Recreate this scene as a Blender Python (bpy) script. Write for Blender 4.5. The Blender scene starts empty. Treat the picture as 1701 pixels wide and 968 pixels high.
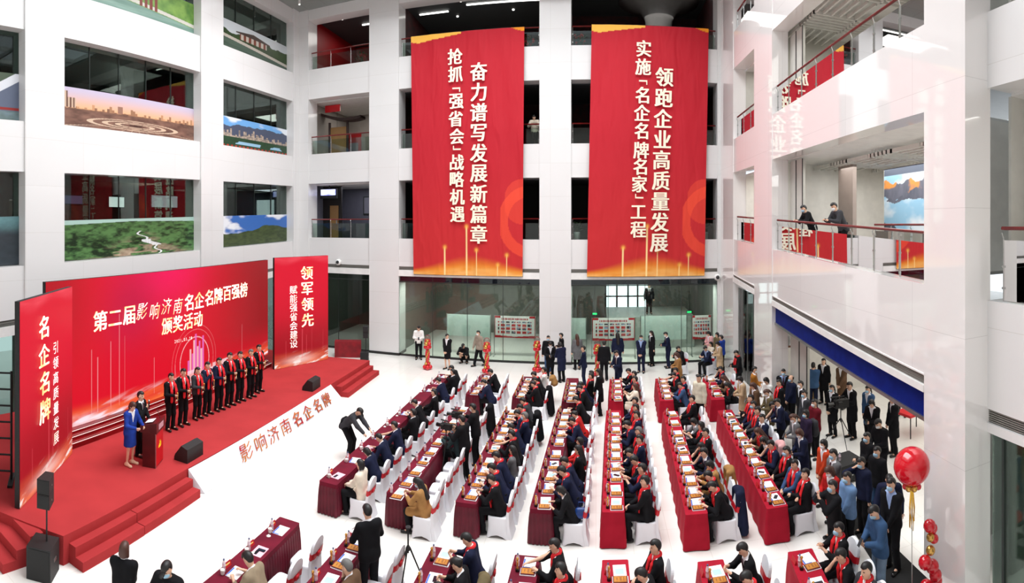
import bpy, math, random
import numpy as np
from mathutils import Vector, Matrix
random.seed(11)
SC = bpy.context.scene
COL = SC.collection
# ---------------------------------------------------------------- camera (the photograph is a stitched cylindrical panorama)
F, X0, Y0, EYE = 890.0, 990.0, 372.0, 6.9
cam_d = bpy.data.cameras.new('camera'); cam = bpy.data.objects.new('camera', cam_d); COL.objects.link(cam)
cam.location = (0, 0, EYE); cam.rotation_euler = (math.pi / 2, 0, 0)
cam_d.type = 'PANO'; cam_d.panorama_type = 'CENTRAL_CYLINDRICAL'
cam_d.central_cylindrical_range_u_min = -X0 / F
cam_d.central_cylindrical_range_u_max = (1701 - X0) / F
cam_d.central_cylindrical_range_v_min = -(968 - Y0) / F
cam_d.central_cylindrical_range_v_max = Y0 / F
cam_d.central_cylindrical_radius = 1.0
cam_d.clip_start = 0.05; cam_d.clip_end = 300
SC.camera = cam
# ---------------------------------------------------------------- colour management, world, large lights
SC.view_settings.view_transform = 'Standard'; SC.view_settings.look = 'None'
SC.view_settings.gamma = 1.0; SC.view_settings.use_curve_mapping = False
SC.view_settings.exposure = 0.15
SC.cycles.use_denoising = True
SC.cycles.max_bounces = 10; SC.cycles.diffuse_bounces = 4; SC.cycles.glossy_bounces = 4
SC.cycles.transparent_max_bounces = 16; SC.cycles.transmission_bounces = 4
SC.cycles.sample_clamp_indirect = 4.0
wd = bpy.data.worlds.new('world'); SC.world = wd; wd.use_nodes = True
bg = wd.node_tree.nodes['Background']; bg.inputs['Color'].default_value = (0.86, 0.93, 1.0, 1); bg.inputs['Strength'].default_value = 1.2
def area(name, loc, rot, sx, sy, power, col=(1, 1, 1)):
    d = bpy.data.lights.new(name, 'AREA'); d.shape = 'RECTANGLE'; d.size = sx; d.size_y = sy; d.energy = power; d.color = col
    o = bpy.data.objects.new(name, d); COL.objects.link(o); o.location = loc; o.rotation_euler = rot
    return o
area('skylight_daylight', (-2.5, 17.0, 26.0), (0, 0, 0), 17, 23, 10300, (0.975, 0.99, 1.0))

# ---------------------------------------------------------------- helpers
def lin(c):
    return tuple(((v / 255.0) / 12.92 if v <= 10.31 else ((v / 255.0 + 0.055) / 1.055) ** 2.4) for v in c[:3])
MATS = {}
def mat(name, rgb, rough=0.6, metal=0.0, spec=0.5, var=0.04, scale=3.0, emis=0.0, coat=0.0, rgb2=None, bump=0.0, bscale=40):
    if name in MATS: return MATS[name]
    m = bpy.data.materials.new(name); m.use_nodes = True
    nt = m.node_tree; b = nt.nodes['Principled BSDF']
    c = lin(rgb)
    tc = nt.nodes.new('ShaderNodeTexCoord'); nz = nt.nodes.new('ShaderNodeTexNoise'); nz.inputs['Scale'].default_value = scale
    nt.links.new(tc.outputs['Object'], nz.inputs['Vector'])
    rp = nt.nodes.new('ShaderNodeValToRGB')
    c2 = lin(rgb2) if rgb2 else tuple(min(1, v * (1 + var)) for v in c)
    c1 = c if rgb2 else tuple(v * (1 - var) for v in c)
    rp.color_ramp.elements[0].position = 0.35; rp.color_ramp.elements[1].position = 0.65
    rp.color_ramp.elements[0].color = (*c1, 1); rp.color_ramp.elements[1].color = (*c2, 1)
    nt.links.new(nz.outputs['Fac'], rp.inputs['Fac'])
    nt.links.new(rp.outputs['Color'], b.inputs['Base Color'])
    b.inputs['Roughness'].default_value = rough; b.inputs['Metallic'].default_value = metal
    b.inputs['Specular IOR Level'].default_value = spec; b.inputs['Coat Weight'].default_value = coat
    if emis > 0:
        nt.links.new(rp.outputs['Color'], b.inputs['Emission Color']); b.inputs['Emission Strength'].default_value = emis
    if bump > 0:
        n2 = nt.nodes.new('ShaderNodeTexNoise'); n2.inputs['Scale'].default_value = bscale
        nt.links.new(tc.outputs['Object'], n2.inputs['Vector'])
        bp = nt.nodes.new('ShaderNodeBump'); bp.inputs['Strength'].default_value = bump; bp.inputs['Distance'].default_value = 0.02
        nt.links.new(n2.outputs['Fac'], bp.inputs['Height']); nt.links.new(bp.outputs['Normal'], b.inputs['Normal'])
    MATS[name] = m
    return m
def vmat(name, rough=0.6, emis=0.0, spec=0.4, bump=0.0):
    if name in MATS: return MATS[name]
    m = bpy.data.materials.new(name); m.use_nodes = True
    nt = m.node_tree; b = nt.nodes['Principled BSDF']
    a = nt.nodes.new('ShaderNodeVertexColor'); a.layer_name = 'print'
    nt.links.new(a.outputs['Color'], b.inputs['Base Color'])
    b.inputs['Roughness'].default_value = rough; b.inputs['Specular IOR Level'].default_value = spec
    if bump:
        tc = nt.nodes.new('ShaderNodeTexCoord'); mp = nt.nodes.new('ShaderNodeMapping'); mp.inputs['Rotation'].default_value = (0, .35, 0); mp.inputs['Scale'].default_value = (2.2, 1, .5)
        nz = nt.nodes.new('ShaderNodeTexNoise'); nz.inputs['Scale'].default_value = .9; nz.inputs['Detail'].default_value = 1.0; nz.inputs['Distortion'].default_value = .8; bp = nt.nodes.new('ShaderNodeBump'); bp.inputs['Strength'].default_value = bump; bp.inputs['Distance'].default_value = .25
        nt.links.new(tc.outputs['Object'], mp.inputs[0]); nt.links.new(mp.outputs[0], nz.inputs['Vector']); nt.links.new(nz.outputs['Fac'], bp.inputs['Height']); nt.links.new(bp.outputs['Normal'], b.inputs['Normal'])
    if emis:
        nt.links.new(a.outputs['Color'], b.inputs['Emission Color']); b.inputs['Emission Strength'].default_value = emis
    MATS[name] = m
    return m
def panel_mat(name, rgb, rough, mortar, bw, bh, spec=0.5, swap=False, msize=0.004, coat=0.0):
    m = bpy.data.materials.new(name); m.use_nodes = True
    nt = m.node_tree; b = nt.nodes['Principled BSDF']
    tc = nt.nodes.new('ShaderNodeTexCoord'); br = nt.nodes.new('ShaderNodeTexBrick')
    if swap:
        sp = nt.nodes.new('ShaderNodeSeparateXYZ'); cb = nt.nodes.new('ShaderNodeCombineXYZ'); ad = nt.nodes.new('ShaderNodeMath')
        nt.links.new(tc.outputs['Object'], sp.inputs[0]); nt.links.new(sp.outputs['X'], ad.inputs[0]); nt.links.new(sp.outputs['Y'], ad.inputs[1])
        nt.links.new(ad.outputs[0], cb.inputs['X']); nt.links.new(sp.outputs['Z'], cb.inputs['Y']); nt.links.new(cb.outputs[0], br.inputs['Vector'])
    else: nt.links.new(tc.outputs['Object'], br.inputs['Vector'])
    c = lin(rgb)
    br.offset = 0.0; br.inputs['Scale'].default_value = 1.0
    br.inputs['Color1'].default_value = (*c, 1); br.inputs['Color2'].default_value = (*[v * 0.97 for v in c], 1)
    br.inputs['Mortar'].default_value = (*lin(mortar), 1); br.inputs['Mortar Size'].default_value = msize
    br.inputs['Brick Width'].default_value = bw; br.inputs['Row Height'].default_value = bh
    nt.links.new(br.outputs['Color'], b.inputs['Base Color'])
    b.inputs['Roughness'].default_value = rough; b.inputs['Specular IOR Level'].default_value = spec; b.inputs['Coat Weight'].default_value = coat
    b.inputs['Coat Roughness'].default_value = 0.05
    MATS[name] = m
    return m
def glass_mat(name, tint, refl=1.0, ior=1.5):
    m = bpy.data.materials.new(name); m.use_nodes = True
    nt = m.node_tree; out = nt.nodes['Material Output']; nt.nodes.remove(nt.nodes['Principled BSDF'])
    tr = nt.nodes.new('ShaderNodeBsdfTransparent'); tr.inputs['Color'].default_value = (*lin(tint), 1)
    gl = nt.nodes.new('ShaderNodeBsdfGlossy'); gl.inputs['Roughness'].default_value = 0.015
    fr = nt.nodes.new('ShaderNodeFresnel'); fr.inputs['IOR'].default_value = ior
    mu = nt.nodes.new('ShaderNodeMath'); mu.operation = 'MULTIPLY'; mu.inputs[1].default_value = refl; mu.use_clamp = True
    mx = nt.nodes.new('ShaderNodeMixShader')
    nt.links.new(fr.outputs[0], mu.inputs[0]); nt.links.new(mu.outputs[0], mx.inputs[0])
    nt.links.new(tr.outputs[0], mx.inputs[1]); nt.links.new(gl.outputs[0], mx.inputs[2]); nt.links.new(mx.outputs[0], out.inputs['Surface'])
    MATS[name] = m
    return m

class MB:
    def __init__(s): s.v = []; s.f = []; s.m = []
    def add(s, vs, fs, mi=0):
        o = len(s.v); s.v += [tuple(p) for p in vs]; s.f += [tuple(i + o for i in q) for q in fs]; s.m += [mi] * len(fs); return s
    def box(s, a, b, mi=0, M=None):
        (x0, y0, z0), (x1, y1, z1) = a, b
        vs = [(x0, y0, z0), (x1, y0, z0), (x1, y1, z0), (x0, y1, z0), (x0, y0, z1), (x1, y0, z1), (x1, y1, z1), (x0, y1, z1)]
        if M is not None: vs = [tuple(M @ Vector(p)) for p in vs]
        return s.add(vs, [(3, 2, 1, 0), (4, 5, 6, 7), (0, 1, 5, 4), (1, 2, 6, 5), (2, 3, 7, 6), (3, 0, 4, 7)], mi)
    def hexa(s, lo, hi, mi=0):            # two quads of four points
        return s.add(list(lo) + list(hi), [(3, 2, 1, 0), (4, 5, 6, 7), (0, 1, 5, 4), (1, 2, 6, 5), (2, 3, 7, 6), (3, 0, 4, 7)], mi)
    def prism(s, poly, z0, z1, mi=0):
        n = len(poly); vs = [(x, y, z0) for x, y in poly] + [(x, y, z1) for x, y in poly]
        fs = [tuple(reversed(range(n))), tuple(range(n, 2 * n))] + [(i, (i + 1) % n, n + (i + 1) % n, n + i) for i in range(n)]
        return s.add(vs, fs, mi)
    def tube(s, pts, r, n=8, mi=0, cap=True):
        pts = [Vector(p) for p in pts]; k = len(pts)
        rs = r if isinstance(r, (list, tuple)) else [r] * k
        vs = []; fs = []
        for i, p in enumerate(pts):
            d = (pts[min(i + 1, k - 1)] - pts[max(i - 1, 0)]).normalized()
            a = Vector((0, 0, 1)) if abs(d.z) < 0.9 else Vector((1, 0, 0))
            u = d.cross(a).normalized(); w = d.cross(u)
            for j in range(n):
                t = 2 * math.pi * j / n; vs.append(p + (u * math.cos(t) + w * math.sin(t)) * rs[i])
        for i in range(k - 1):
            for j in range(n): fs.append((i * n + j, i * n + (j + 1) % n, (i + 1) * n + (j + 1) % n, (i + 1) * n + j))
        if cap: fs += [tuple(range(n)), tuple(reversed(range((k - 1) * n, k * n)))]
        return s.add(vs, fs, mi)
    def lathe(s, prof, n=16, c=(0, 0, 0), mi=0):
        vs = []; fs = []; k = len(prof)
        for r, z in prof:
            for j in range(n):
                t = 2 * math.pi * j / n; vs.append((c[0] + r * math.cos(t), c[1] + r * math.sin(t), c[2] + z))
        for i in range(k - 1):
            for j in range(n): fs.append((i * n + j, i * n + (j + 1) % n, (i + 1) * n + (j + 1) % n, (i + 1) * n + j))
        fs += [tuple(reversed(range(n))), tuple(range((k - 1) * n, k * n))]
        return s.add(vs, fs, mi)
    def ball(s, c, r, n=14, mi=0, sz=1.0):
        return s.lathe([(max(r * math.sin(math.pi * i / (n // 2)), 1e-4), -r * sz * math.cos(math.pi * i / (n // 2))) for i in range(n // 2 + 1)], n, c, mi)
    def mesh(s, name, mats, smooth=False):
        me = bpy.data.meshes.new(name); me.from_pydata(s.v, [], s.f)
        for m in (mats if isinstance(mats, (list, tuple)) else [mats]): me.materials.append(m)
        if any(s.m): me.polygons.foreach_set('material_index', s.m)
        if smooth: me.polygons.foreach_set('use_smooth', [True] * len(me.polygons))
        me.update(); return me
    def build(s, name, mats, parent=None, smooth=False): return link(name, s.mesh(name, mats, smooth), parent)
def link(name, me, parent=None):
    o = bpy.data.objects.new(name, me); COL.objects.link(o)
    if parent is not None: o.parent = parent
    return o
def tag(o, label=None, cat=None, group=None, kind=None):
    if label: o['label'] = label
    if cat: o['category'] = cat
    if group: o['group'] = group
    if kind: o['kind'] = kind
    return o
def empty(name, loc, rz=0.0, label=None, cat=None, group=None, kind=None):
    o = bpy.data.objects.new(name, None); COL.objects.link(o); o.location = loc; o.rotation_euler = (0, 0, rz); o.empty_display_size = 0.1
    return tag(o, label, cat, group, kind)
def struct(o, label, cat): return tag(o, label, cat, None, 'structure')
# pixel -> place (only used to read where things stand)
def gz(px, py, z):
    t = (px - X0) / F; r = (EYE - z) * F / (py - Y0); return (r * math.sin(t), r * math.cos(t))
def gX(px, py, X):
    t = (px - X0) / F; r = X / math.sin(t); return Vector((X, r * math.cos(t), EYE - (py - Y0) * r / F))
def gY(px, py, Y):
    t = (px - X0) / F; r = Y / math.cos(t); return Vector((r * math.sin(t), Y, EYE - (py - Y0) * r / F))
def gL(px, py, P, Q):                     # on the vertical plane through P and Q
    t = (px - X0) / F; dx, dy = math.sin(t), math.cos(t); ex, ey = Q[0] - P[0], Q[1] - P[1]
    r = (P[0] * ey - P[1] * ex) / (dx * ey - dy * ex)
    return Vector((r * dx, r * dy, EYE - (py - Y0) * r / F)), r
_fc = {}
def glyph(ch, bold=0.02):
    k = (ch, bold)
    if k not in _fc:
        best = -1
        for sh in (.013, -.02, 0.0):             # the fill of a glyph can drop a piece; keep the fullest of three
            cu = bpy.data.curves.new('glyph', 'FONT'); cu.body = ch; cu.size = 1.0; cu.align_x = 'CENTER'; cu.align_y = 'CENTER'; cu.shear = sh; cu.resolution_u = 2
            o = bpy.data.objects.new('glyph', cu); COL.objects.link(o)
            me = bpy.data.meshes.new_from_object(o.evaluated_get(bpy.context.evaluated_depsgraph_get()))
            ar = sum(p.area for p in me.polygons)
            if ar > best * 1.004:
                best = ar; vs = np.array([v.co[:2] for v in me.vertices]) if len(me.vertices) else np.zeros((0, 2))
                fs = [tuple(p.vertices) for p in me.polygons]
                if len(vs): vs = vs - (vs.max(0) + vs.min(0)) / 2
            bpy.data.objects.remove(o); bpy.data.curves.remove(cu); bpy.data.meshes.remove(me)
        _fc[k] = (vs, fs)
    return _fc[k]
def put_glyph(mb, ch, c, u, v, n, su, sv, bold=0.02, rot=0.0, lift=0.02, slant=0.0):
    vs, fs = glyph(ch, 0.0)
    if not len(vs): return
    ex = max(vs[:, 0].max() - vs[:, 0].min(), vs[:, 1].max() - vs[:, 1].min())
    cr, sr = math.cos(rot), math.sin(rot)
    for kk, (bx, by) in enumerate(((0, 0), (1, .5), (-1, .5), (1, -.5), (-1, -.5)) if bold > .008 else ((0, 0),)):
     out = []
     for x, y in vs:
        x, y = x + bx * bold * 1.5, y + by * bold
        x, y = x * cr - y * sr, x * sr + y * cr
        x += slant * y
        out.append(c + u * (x * su) + v * (y * sv) + n * (lift + kk * .004))
     mb.add(out, fs)
def painted(name, fn, nu, nv, mp, m, parent=None):       # a flat print: fn(u,v)->rgb array, mp(u,v)->points
    U, V = np.meshgrid(np.linspace(0, 1, nu), np.linspace(0, 1, nv))
    U = U.ravel(); V = V.ravel(); colr = np.clip(fn(U, V), 0, 1)
    P = mp(U, V)
    idx = np.arange(nu * nv).reshape(nv, nu)
    fs = np.stack([idx[:-1, :-1], idx[:-1, 1:], idx[1:, 1:], idx[1:, :-1]], -1).reshape(-1, 4)
    me = bpy.data.meshes.new(name); me.from_pydata(P.tolist(), [], fs.tolist())
    at = me.color_attributes.new('print', 'FLOAT_COLOR', 'POINT')
    c4 = np.ones((nu * nv, 4)); c4[:, :3] = colr; at.data.foreach_set('color', c4.ravel())
    me.materials.append(m); me.polygons.foreach_set('use_smooth', [True] * len(me.polygons)); me.update()
    return link(name, me, parent)
def L3(*a): return np.array([lin(c) for c in a])
def mixc(a, b, t): return a[None, :] * (1 - t[:, None]) + b[None, :] * t[:, None]
def sst(a, b, x): t = np.clip((x - a) / (b - a), 0, 1); return t * t * (3 - 2 * t)
_rng = np.random.RandomState(5)
def vnoise(x, y, seed=0):
    r = np.random.RandomState(seed).rand(64, 64)
    xi = np.floor(x).astype(int); yi = np.floor(y).astype(int); fx = x - xi; fy = y - yi
    fx = fx * fx * (3 - 2 * fx); fy = fy * fy * (3 - 2 * fy)
    g = lambda i, j: r[i % 64, j % 64]
    return (g(xi, yi) * (1 - fx) + g(xi + 1, yi) * fx) * (1 - fy) + (g(xi, yi + 1) * (1 - fx) + g(xi + 1, yi + 1) * fx) * fy
def fbm(x, y, seed=0, o=4): return sum(vnoise(x * 2 ** i, y * 2 ** i, seed + i) * 0.5 ** (i + 1) for i in range(o)) / (1 - 0.5 ** o)
# ---------------------------------------------------------------- the hall
WHITE = panel_mat('white_wall_panel', (230, 229, 228), 0.16, (214, 212, 208), 2.4, 1.65, 0.5, True, 0.006)
WHITEG = panel_mat('white_glossy_panel', (243, 240, 238), 0.04, (222, 219, 217), 3.1, 2.4, 0.9, True, 0.006, 0.6)
TRIMW = mat('trim_white', (240, 239, 236), 0.3)
FLOORM = panel_mat('polished_floor_tile', (247, 244, 238), 0.14, (230, 226, 217), 0.8, 0.8, 0.5, False, 0.006)
GRILLE = mat('grille_metal', (142, 140, 134), 0.5, 0.4)
DARKG = mat('dark_recess', (18, 19, 20), 0.7)
PLINTH = mat('black_stone', (22, 24, 23), 0.15)
STEEL = mat('steel', (175, 176, 174), 0.3, 0.9)
WOODRED = mat('handrail_wood', (98, 22, 22), 0.35, rgb2=(120, 30, 28))
GLASS = glass_mat('clear_glass', (226, 238, 232), 1.0)
GLASSD = glass_mat('tinted_glass', (208, 222, 216), .8)
GLASSC = glass_mat('curtain_glass', (230, 241, 236), 1.0)
CEILW = mat('ceiling_white', (225, 224, 220), 0.7)
D = 26.3; XL = -16.3; XR = 6.2
struct(MB().box((-26, -6, -0.3), (20, 40, 0)).build('floor', FLOORM), 'polished white tiled floor of the hall', 'floor')
# far wall: columns and balcony bands in one white wall
FB = [(-15.62, -11.82), (-10.12, -2.78), (-1.22, 6.05)]
FZ = [(4.18, 6.13), (9.19, 10.86), (14.0, 15.68), (18.5, 19.6)]
m = MB()
for x0, x1 in [(-16.6, -15.62), (-11.82, -10.12), (-2.78, -1.22), (6.05, 6.6)]: m.box((x0, D - 0.06, 0.0), (x1, D + 0.95, 19.6))
for x0, x1 in FB:
    for a, b in FZ:
        m.box((x0, D, a + (0.5 if a < 5 else 0)), (x1, D + 0.8, b))
struct(m.build('wall_far', WHITE), 'far white wall of columns and balcony bands behind the hanging banners', 'wall')
m = MB(); g = MB()
for x0, x1 in FB:
    m.box((x0, D - 0.1, 4.18), (x1, D + 0.8, 4.5))
    g.box((x0, D + 0.05, 4.5), (x1, D + 0.7, 4.68))
    for k in range(3): g.box((x0, D - 0.02, 4.515 + k * 0.055), (x1, D + 0.05, 4.54 + k * 0.055))
struct(m.build('trim_1', TRIMW), 'white ledge above the ground floor glass of the far wall', 'trim')
struct(g.build('trim_2', GRILLE), 'grey air grille along the far wall above the glass', 'grille')
m = MB()
for x0, x1 in [(-11.86, -10.08), (-2.82, -1.18)]: m.box((x0, D - 0.09, 0), (x1, D + 0.98, 0.13))
for x0, x1 in FB: m.box((x0, D + 0.0, 0), (x1, D + 0.12, 0.09))
struct(m.build('baseboard_far', PLINTH), 'black stone skirting along the foot of the far wall', 'skirting')
# corridors behind the far wall
def room(name, a, b, wallm, floorm, ceilm, label, open_side='front'):
    (x0, y0, z0), (x1, y1, z1) = a, b
    t = 0.08
    w = MB()
    if open_side == 'front': w.box((x0, y1, z0), (x1, y1 + t, z1)); w.box((x0 - t, y0, z0), (x0, y1 + t, z1)); w.box((x1, y0, z0), (x1 + t, y1 + t, z1))
    elif open_side == 'right': w.box((x0 - t, y0, z0), (x0, y1, z1)); w.box((x0, y0 - t, z0), (x1, y0, z1)); w.box((x0, y1, z0), (x1, y1 + t, z1))
    else: w.box((x1, y0, z0), (x1 + t, y1, z1)); w.box((x0, y0 - t, z0), (x1, y0, z1)); w.box((x0, y1, z0), (x1, y1 + t, z1))
    struct(w.build('wall_' + name, wallm), 'walls of ' + label, 'wall')
    if floorm: struct(MB().box((x0, y0, z0 - t), (x1, y1, z0)).build('floor_' + name, floorm), 'floor of ' + label, 'floor')
    struct(MB().box((x0, y0, z1), (x1, y1, z1 + t)).build('ceiling_' + name, ceilm), 'ceiling of ' + label, 'ceiling')
BEIGE = mat('beige_plaster', (150, 143, 136), 0.8); LILAC = mat('grey_lilac_plaster', (96, 96, 108), 0.8)
DRED = mat('dark_red_wall', (66, 12, 14), 0.7, rgb2=(40, 9, 11)); RED = mat('red_panel', (150, 12, 20), 0.5)
DGREY = mat('charcoal_ceiling', (58, 61, 63), 0.6); BLACKW = mat('black_wall', (26, 22, 22), 0.7); GREYF = mat('corridor_floor', (150, 148, 142), 0.3)
GWALL = mat('olive_grey_wall', (88, 92, 86), 0.7); LOBW = mat('lobby_wall', (112, 112, 106), 0.6)
y0 = D + 0.85
for i, (x0, x1) in enumerate(FB):
    nm = ['west', 'middle', 'east'][i]
    room('upper_' + nm, (x0 - 0.2, y0, 15.58), (x1 + 0.2, 33, 19.7 if i == 2 else 18.9), RED if i == 0 else DRED, GREYF, DGREY, 'the fourth floor corridor, %s bay of the far wall' % nm)
    room('third_' + nm, (x0 - 0.2, y0, 10.76), (x1 + 0.2, 31.5, 13.96), BEIGE if i == 0 else DRED, GREYF, CEILW if i == 0 else DGREY, 'the third floor corridor, %s bay of the far wall' % nm)
    room('second_' + nm, (x0 - 0.2, y0, 6.03), (x1 + 0.2, 31.0, 9.15), LILAC if i == 0 else BLACKW, GREYF, CEILW if i == 0 else DGREY, 'the second floor corridor, %s bay of the far wall' % nm)
    room('lobby_' + nm, (x0 - 0.2, D + 0.14, 0.0), (x1 + 0.2, 33.5, 4.15), GWALL if i == 0 else LOBW, None, DGREY, 'the ground floor lobby, %s bay of the far wall' % nm)
def lamp(name, loc, sx, sy, power, rot=(0, 0, 0), col=(1, .97, .92)): return area(name, loc, rot, sx, sy, power, col)
LAMP = mat('lamp_diffuser', (255, 252, 245), 0.5, emis=3.0)
def ceiling_strip(x0, y, x1, z, label):
    o = MB().box((x0, y - 0.05, z - 0.05), (x1, y + 0.05, z)).build('ceiling_light', LAMP)
    tag(o, label, 'lamp'); return o
ceiling_strip(-13.6, 29.2, -11.9, 18.88, 'white strip light on the top floor ceiling, left bay of the far wall')
ceiling_strip(-9.9, 29.0, -8.2, 18.88, 'short white strip light on the top floor ceiling left of the first banner')
ceiling_strip(-7.0, 28.4, -3.0, 18.88, 'long white strip light on the top floor ceiling above the first banner')
lamp('corridor_lamp_1', (-13.6, 29.5, 18.7), 2, 2, 45); lamp('corridor_lamp_2', (-6.5, 29.5, 18.7), 4, 2, 60); lamp('corridor_lamp_3', (2.5, 29.5, 18.7), 4, 2, 45)
lamp('corridor_lamp_4', (-13.6, 29.2, 13.9), 2, 2, 50); lamp('corridor_lamp_5', (-13.6, 29.0, 9.1), 2, 2, 40, col=(.9, .9, 1))
lamp('lobby_lamp_1', (-6.4, 26.95, 3.8), 6.6, .3, 170); lamp('lobby_lamp_2', (2.4, 26.95, 3.8), 6.6, .3, 170); lamp('lobby_lamp_4', (-6.4, 30, 4.1), 5, 4, 110); lamp('lobby_lamp_5', (2.4, 30, 4.1), 5, 4, 90); lamp('lobby_lamp_3', (-13.6, 30, 4.1), 2, 3, 30)  # added fill lights, no fixtures: front pair brightens the boards, rest the lobby
k = 0
for x, y in [(-14.3, 27.9), (-9.3, 27.7), (-7.2, 27.9), (-7.9, 29.9), (-5.0, 27.7), (-4.6, 29.6), (-2.9, 27.6)]:
    o = MB().lathe([(0.06, -0.05), (0.07, 0.0)], 10, (x, y, 18.9)).build('downlight', LAMP)
    tag(o, 'small round downlight in the dark top floor ceiling of the far wall', 'lamp', 'downlights in the top floor ceiling')
# glazed front of the lobby
gi = 0
for i, (x0, x1) in enumerate(FB):
    nm = ['left', 'middle', 'right'][i]
    w = MB().box((x0, D + 0.03, 0.09), (x1, D + 0.05, 4.18)).build('window_%d' % (i + 1), GLASSC)
    struct(w, 'glass curtain wall of the lobby in the %s bay of the far wall' % nm, 'window')
    n = max(2, round((x1 - x0) / 1.8)); fr = MB()
    for j in range(1, n): x = x0 + (x1 - x0) * j / n; fr.box((x - 0.012, D + 0.02, 0.09), (x + 0.012, D + 0.06, 4.18))
    fr.box((x0, D + 0.0, 3.86), (x1, D + 0.1, 3.9)); fr.build('window_frame', mat('dark_frame', (60, 66, 64), 0.4, 0.5), w)
m = MB()
for x0, x1 in FB[1:]: m.box((x0, D + 0.16, 3.9), (x1, D + 0.3, 4.18))
struct(m.build('trim_3', mat('navy_lintel', (24, 26, 70), 0.5)), 'dark navy lintel inside the lobby glass', 'trim')
# bright window at the back of the lobby
sky = mat('bright_daylight', (236, 244, 255), 0.5, emis=1.6)
w = MB().box((0.62, 33.42, 1.3), (3.3, 33.48, 4.1)).build('window_4', sky); struct(w, 'bright daylit window at the back of the lobby', 'window')
fr = MB()
for x in (0.6, 1.3, 2.0, 2.6, 3.3): fr.box((x - 0.05, 33.34, 1.3), (x + 0.05, 33.42, 4.1))
for z in (1.3, 2.4, 4.05): fr.box((0.6, 33.34, z - 0.04), (3.3, 33.42, z + 0.04))
fr.build('window_frame', DARKG, w)
# ------------- left wall
def lf(a, b): return lambda y: a + (y - 10.6) * (b - a) / 15.0
ZL2s, ZL3b, ZL3s, ZL4b, ZL4s, ZL5b = lf(5.5, 5.93), lf(8.75, 9.05), lf(10.5, 10.75), lf(13.68, 13.86), lf(15.3, 15.48), lf(18.2, 18.35)
ZLgb, ZLgt = lf(3.24, 4.2), lf(3.75, 4.66)
LB = [(-5, 8.98), (10.6, 17.88), (19.44, 25.62)]
m = MB(); st = MB(); gr = MB()
def ystrip(mb, x0, x1, ya, yb, lo, hi, mi=0):
    f = lambda z, y: z(y) if callable(z) else z
    mb.hexa([(x0, ya, f(lo, ya)), (x1, ya, f(lo, ya)), (x1, yb, f(lo, yb)), (x0, yb, f(lo, yb))], [(x0, ya, f(hi, ya)), (x1, ya, f(hi, ya)), (x1, yb, f(hi, yb)), (x0, yb, f(hi, yb))], mi)
for ya, yb in [(8.98, 10.6), (17.88, 19.44), (25.62, D)]: m.box((XL - 0.9, ya, 0), (XL + 0.08, yb, 19.6))
for ya, yb in LB:
    for lo, hi in ((ZLgt, ZL2s), (ZL3b, ZL3s), (ZL4b, ZL4s), (ZL5b, 19.6)): ystrip(m, XL - 0.8, XL, ya, yb, lo, hi)
    ystrip(st, XL - 0.7, XL + 0.05, ya, yb, lambda y: ZLgb(y) - 0.02, lambda y: ZLgb(y) + 0.3)
    ystrip(gr, XL - 0.6, XL - 0.05, ya, yb, lambda y: ZLgb(y) + 0.28, ZLgt)
    for q in range(3): ystrip(gr, XL - 0.06, XL - 0.01, ya, yb, lambda y: ZLgb(y) + 0.31 + q * 0.05, lambda y: ZLgb(y) + 0.335 + q * 0.05)
struct(m.build('wall_left', WHITE), 'left white wall of columns and window bands behind the stage', 'wall')
struct(st.build('trim_4', TRIMW), 'white ledge on the left wall above the ground floor glass', 'trim')
struct(gr.build('trim_5', GRILLE), 'grey air grille on the left wall', 'grille')
# left wall windows, each with a landscape print along its foot
def hills(u, v, base, amp, fr_, seed): return base + amp * (fbm(u * fr_, u * 0 + 3.3, seed, 4) - 0.5)
def pic_lake(u, v):
    c = L3((205, 212, 216), (52, 74, 58), (86, 104, 92), (60, 84, 40), (190, 182, 170), (120, 60, 44), (70, 58, 52))
    o = mixc(c[0], c[0] * 0.9, v); n = fbm(u * 16, v * 6, 3)
    h = hills(u, v, 0.72, 0.5, 5, 2); o[v < h] = mixc(c[1] * 0.4, c[3], n)[v < h]
    w = v < 0.45 - 0.25 * u; o[w] = mixc(c[1] * 0.7, c[2] * 1.2, fbm(u * 4, v * 20, 8))[w]
    s = np.abs(v - (0.5 - 0.25 * u)) < 0.05; o[s] = c[4]
    b = (u > .3) & (u < .68) & (v > .52) & (v < .7); o[b] = mixc(c[4], c[5], (np.sin(u * 90) > 0) * 1.0)[b]
    r = (v > .7) & (v < .86 - np.abs(u - .49) * .5) & (np.abs(u - .49) < .24); o[r] = c[6]
    return o
def pic_park(u, v):
    c = L3((90, 128, 112), (150, 180, 168), (58, 110, 44), (150, 190, 90), (130, 50, 38), (214, 210, 200))
    o = mixc(c[2], c[3], fbm(u * 20, v * 5, 4)); w = v < 0.55 - 0.3 * u
    o[w] = mixc(c[0], c[1], fbm(u * 6, v * 18, 5))[w]
    b = (np.abs(v - .62 + .3 * u) < .05); o[b] = c[5]
    for x in (.25, .62): q = (np.abs(u - x) < .07) & (v > .5 - .2 * u) & (v < .85) & (np.sin(u * 160) > -.2); o[q] = c[4]
    return o
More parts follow.
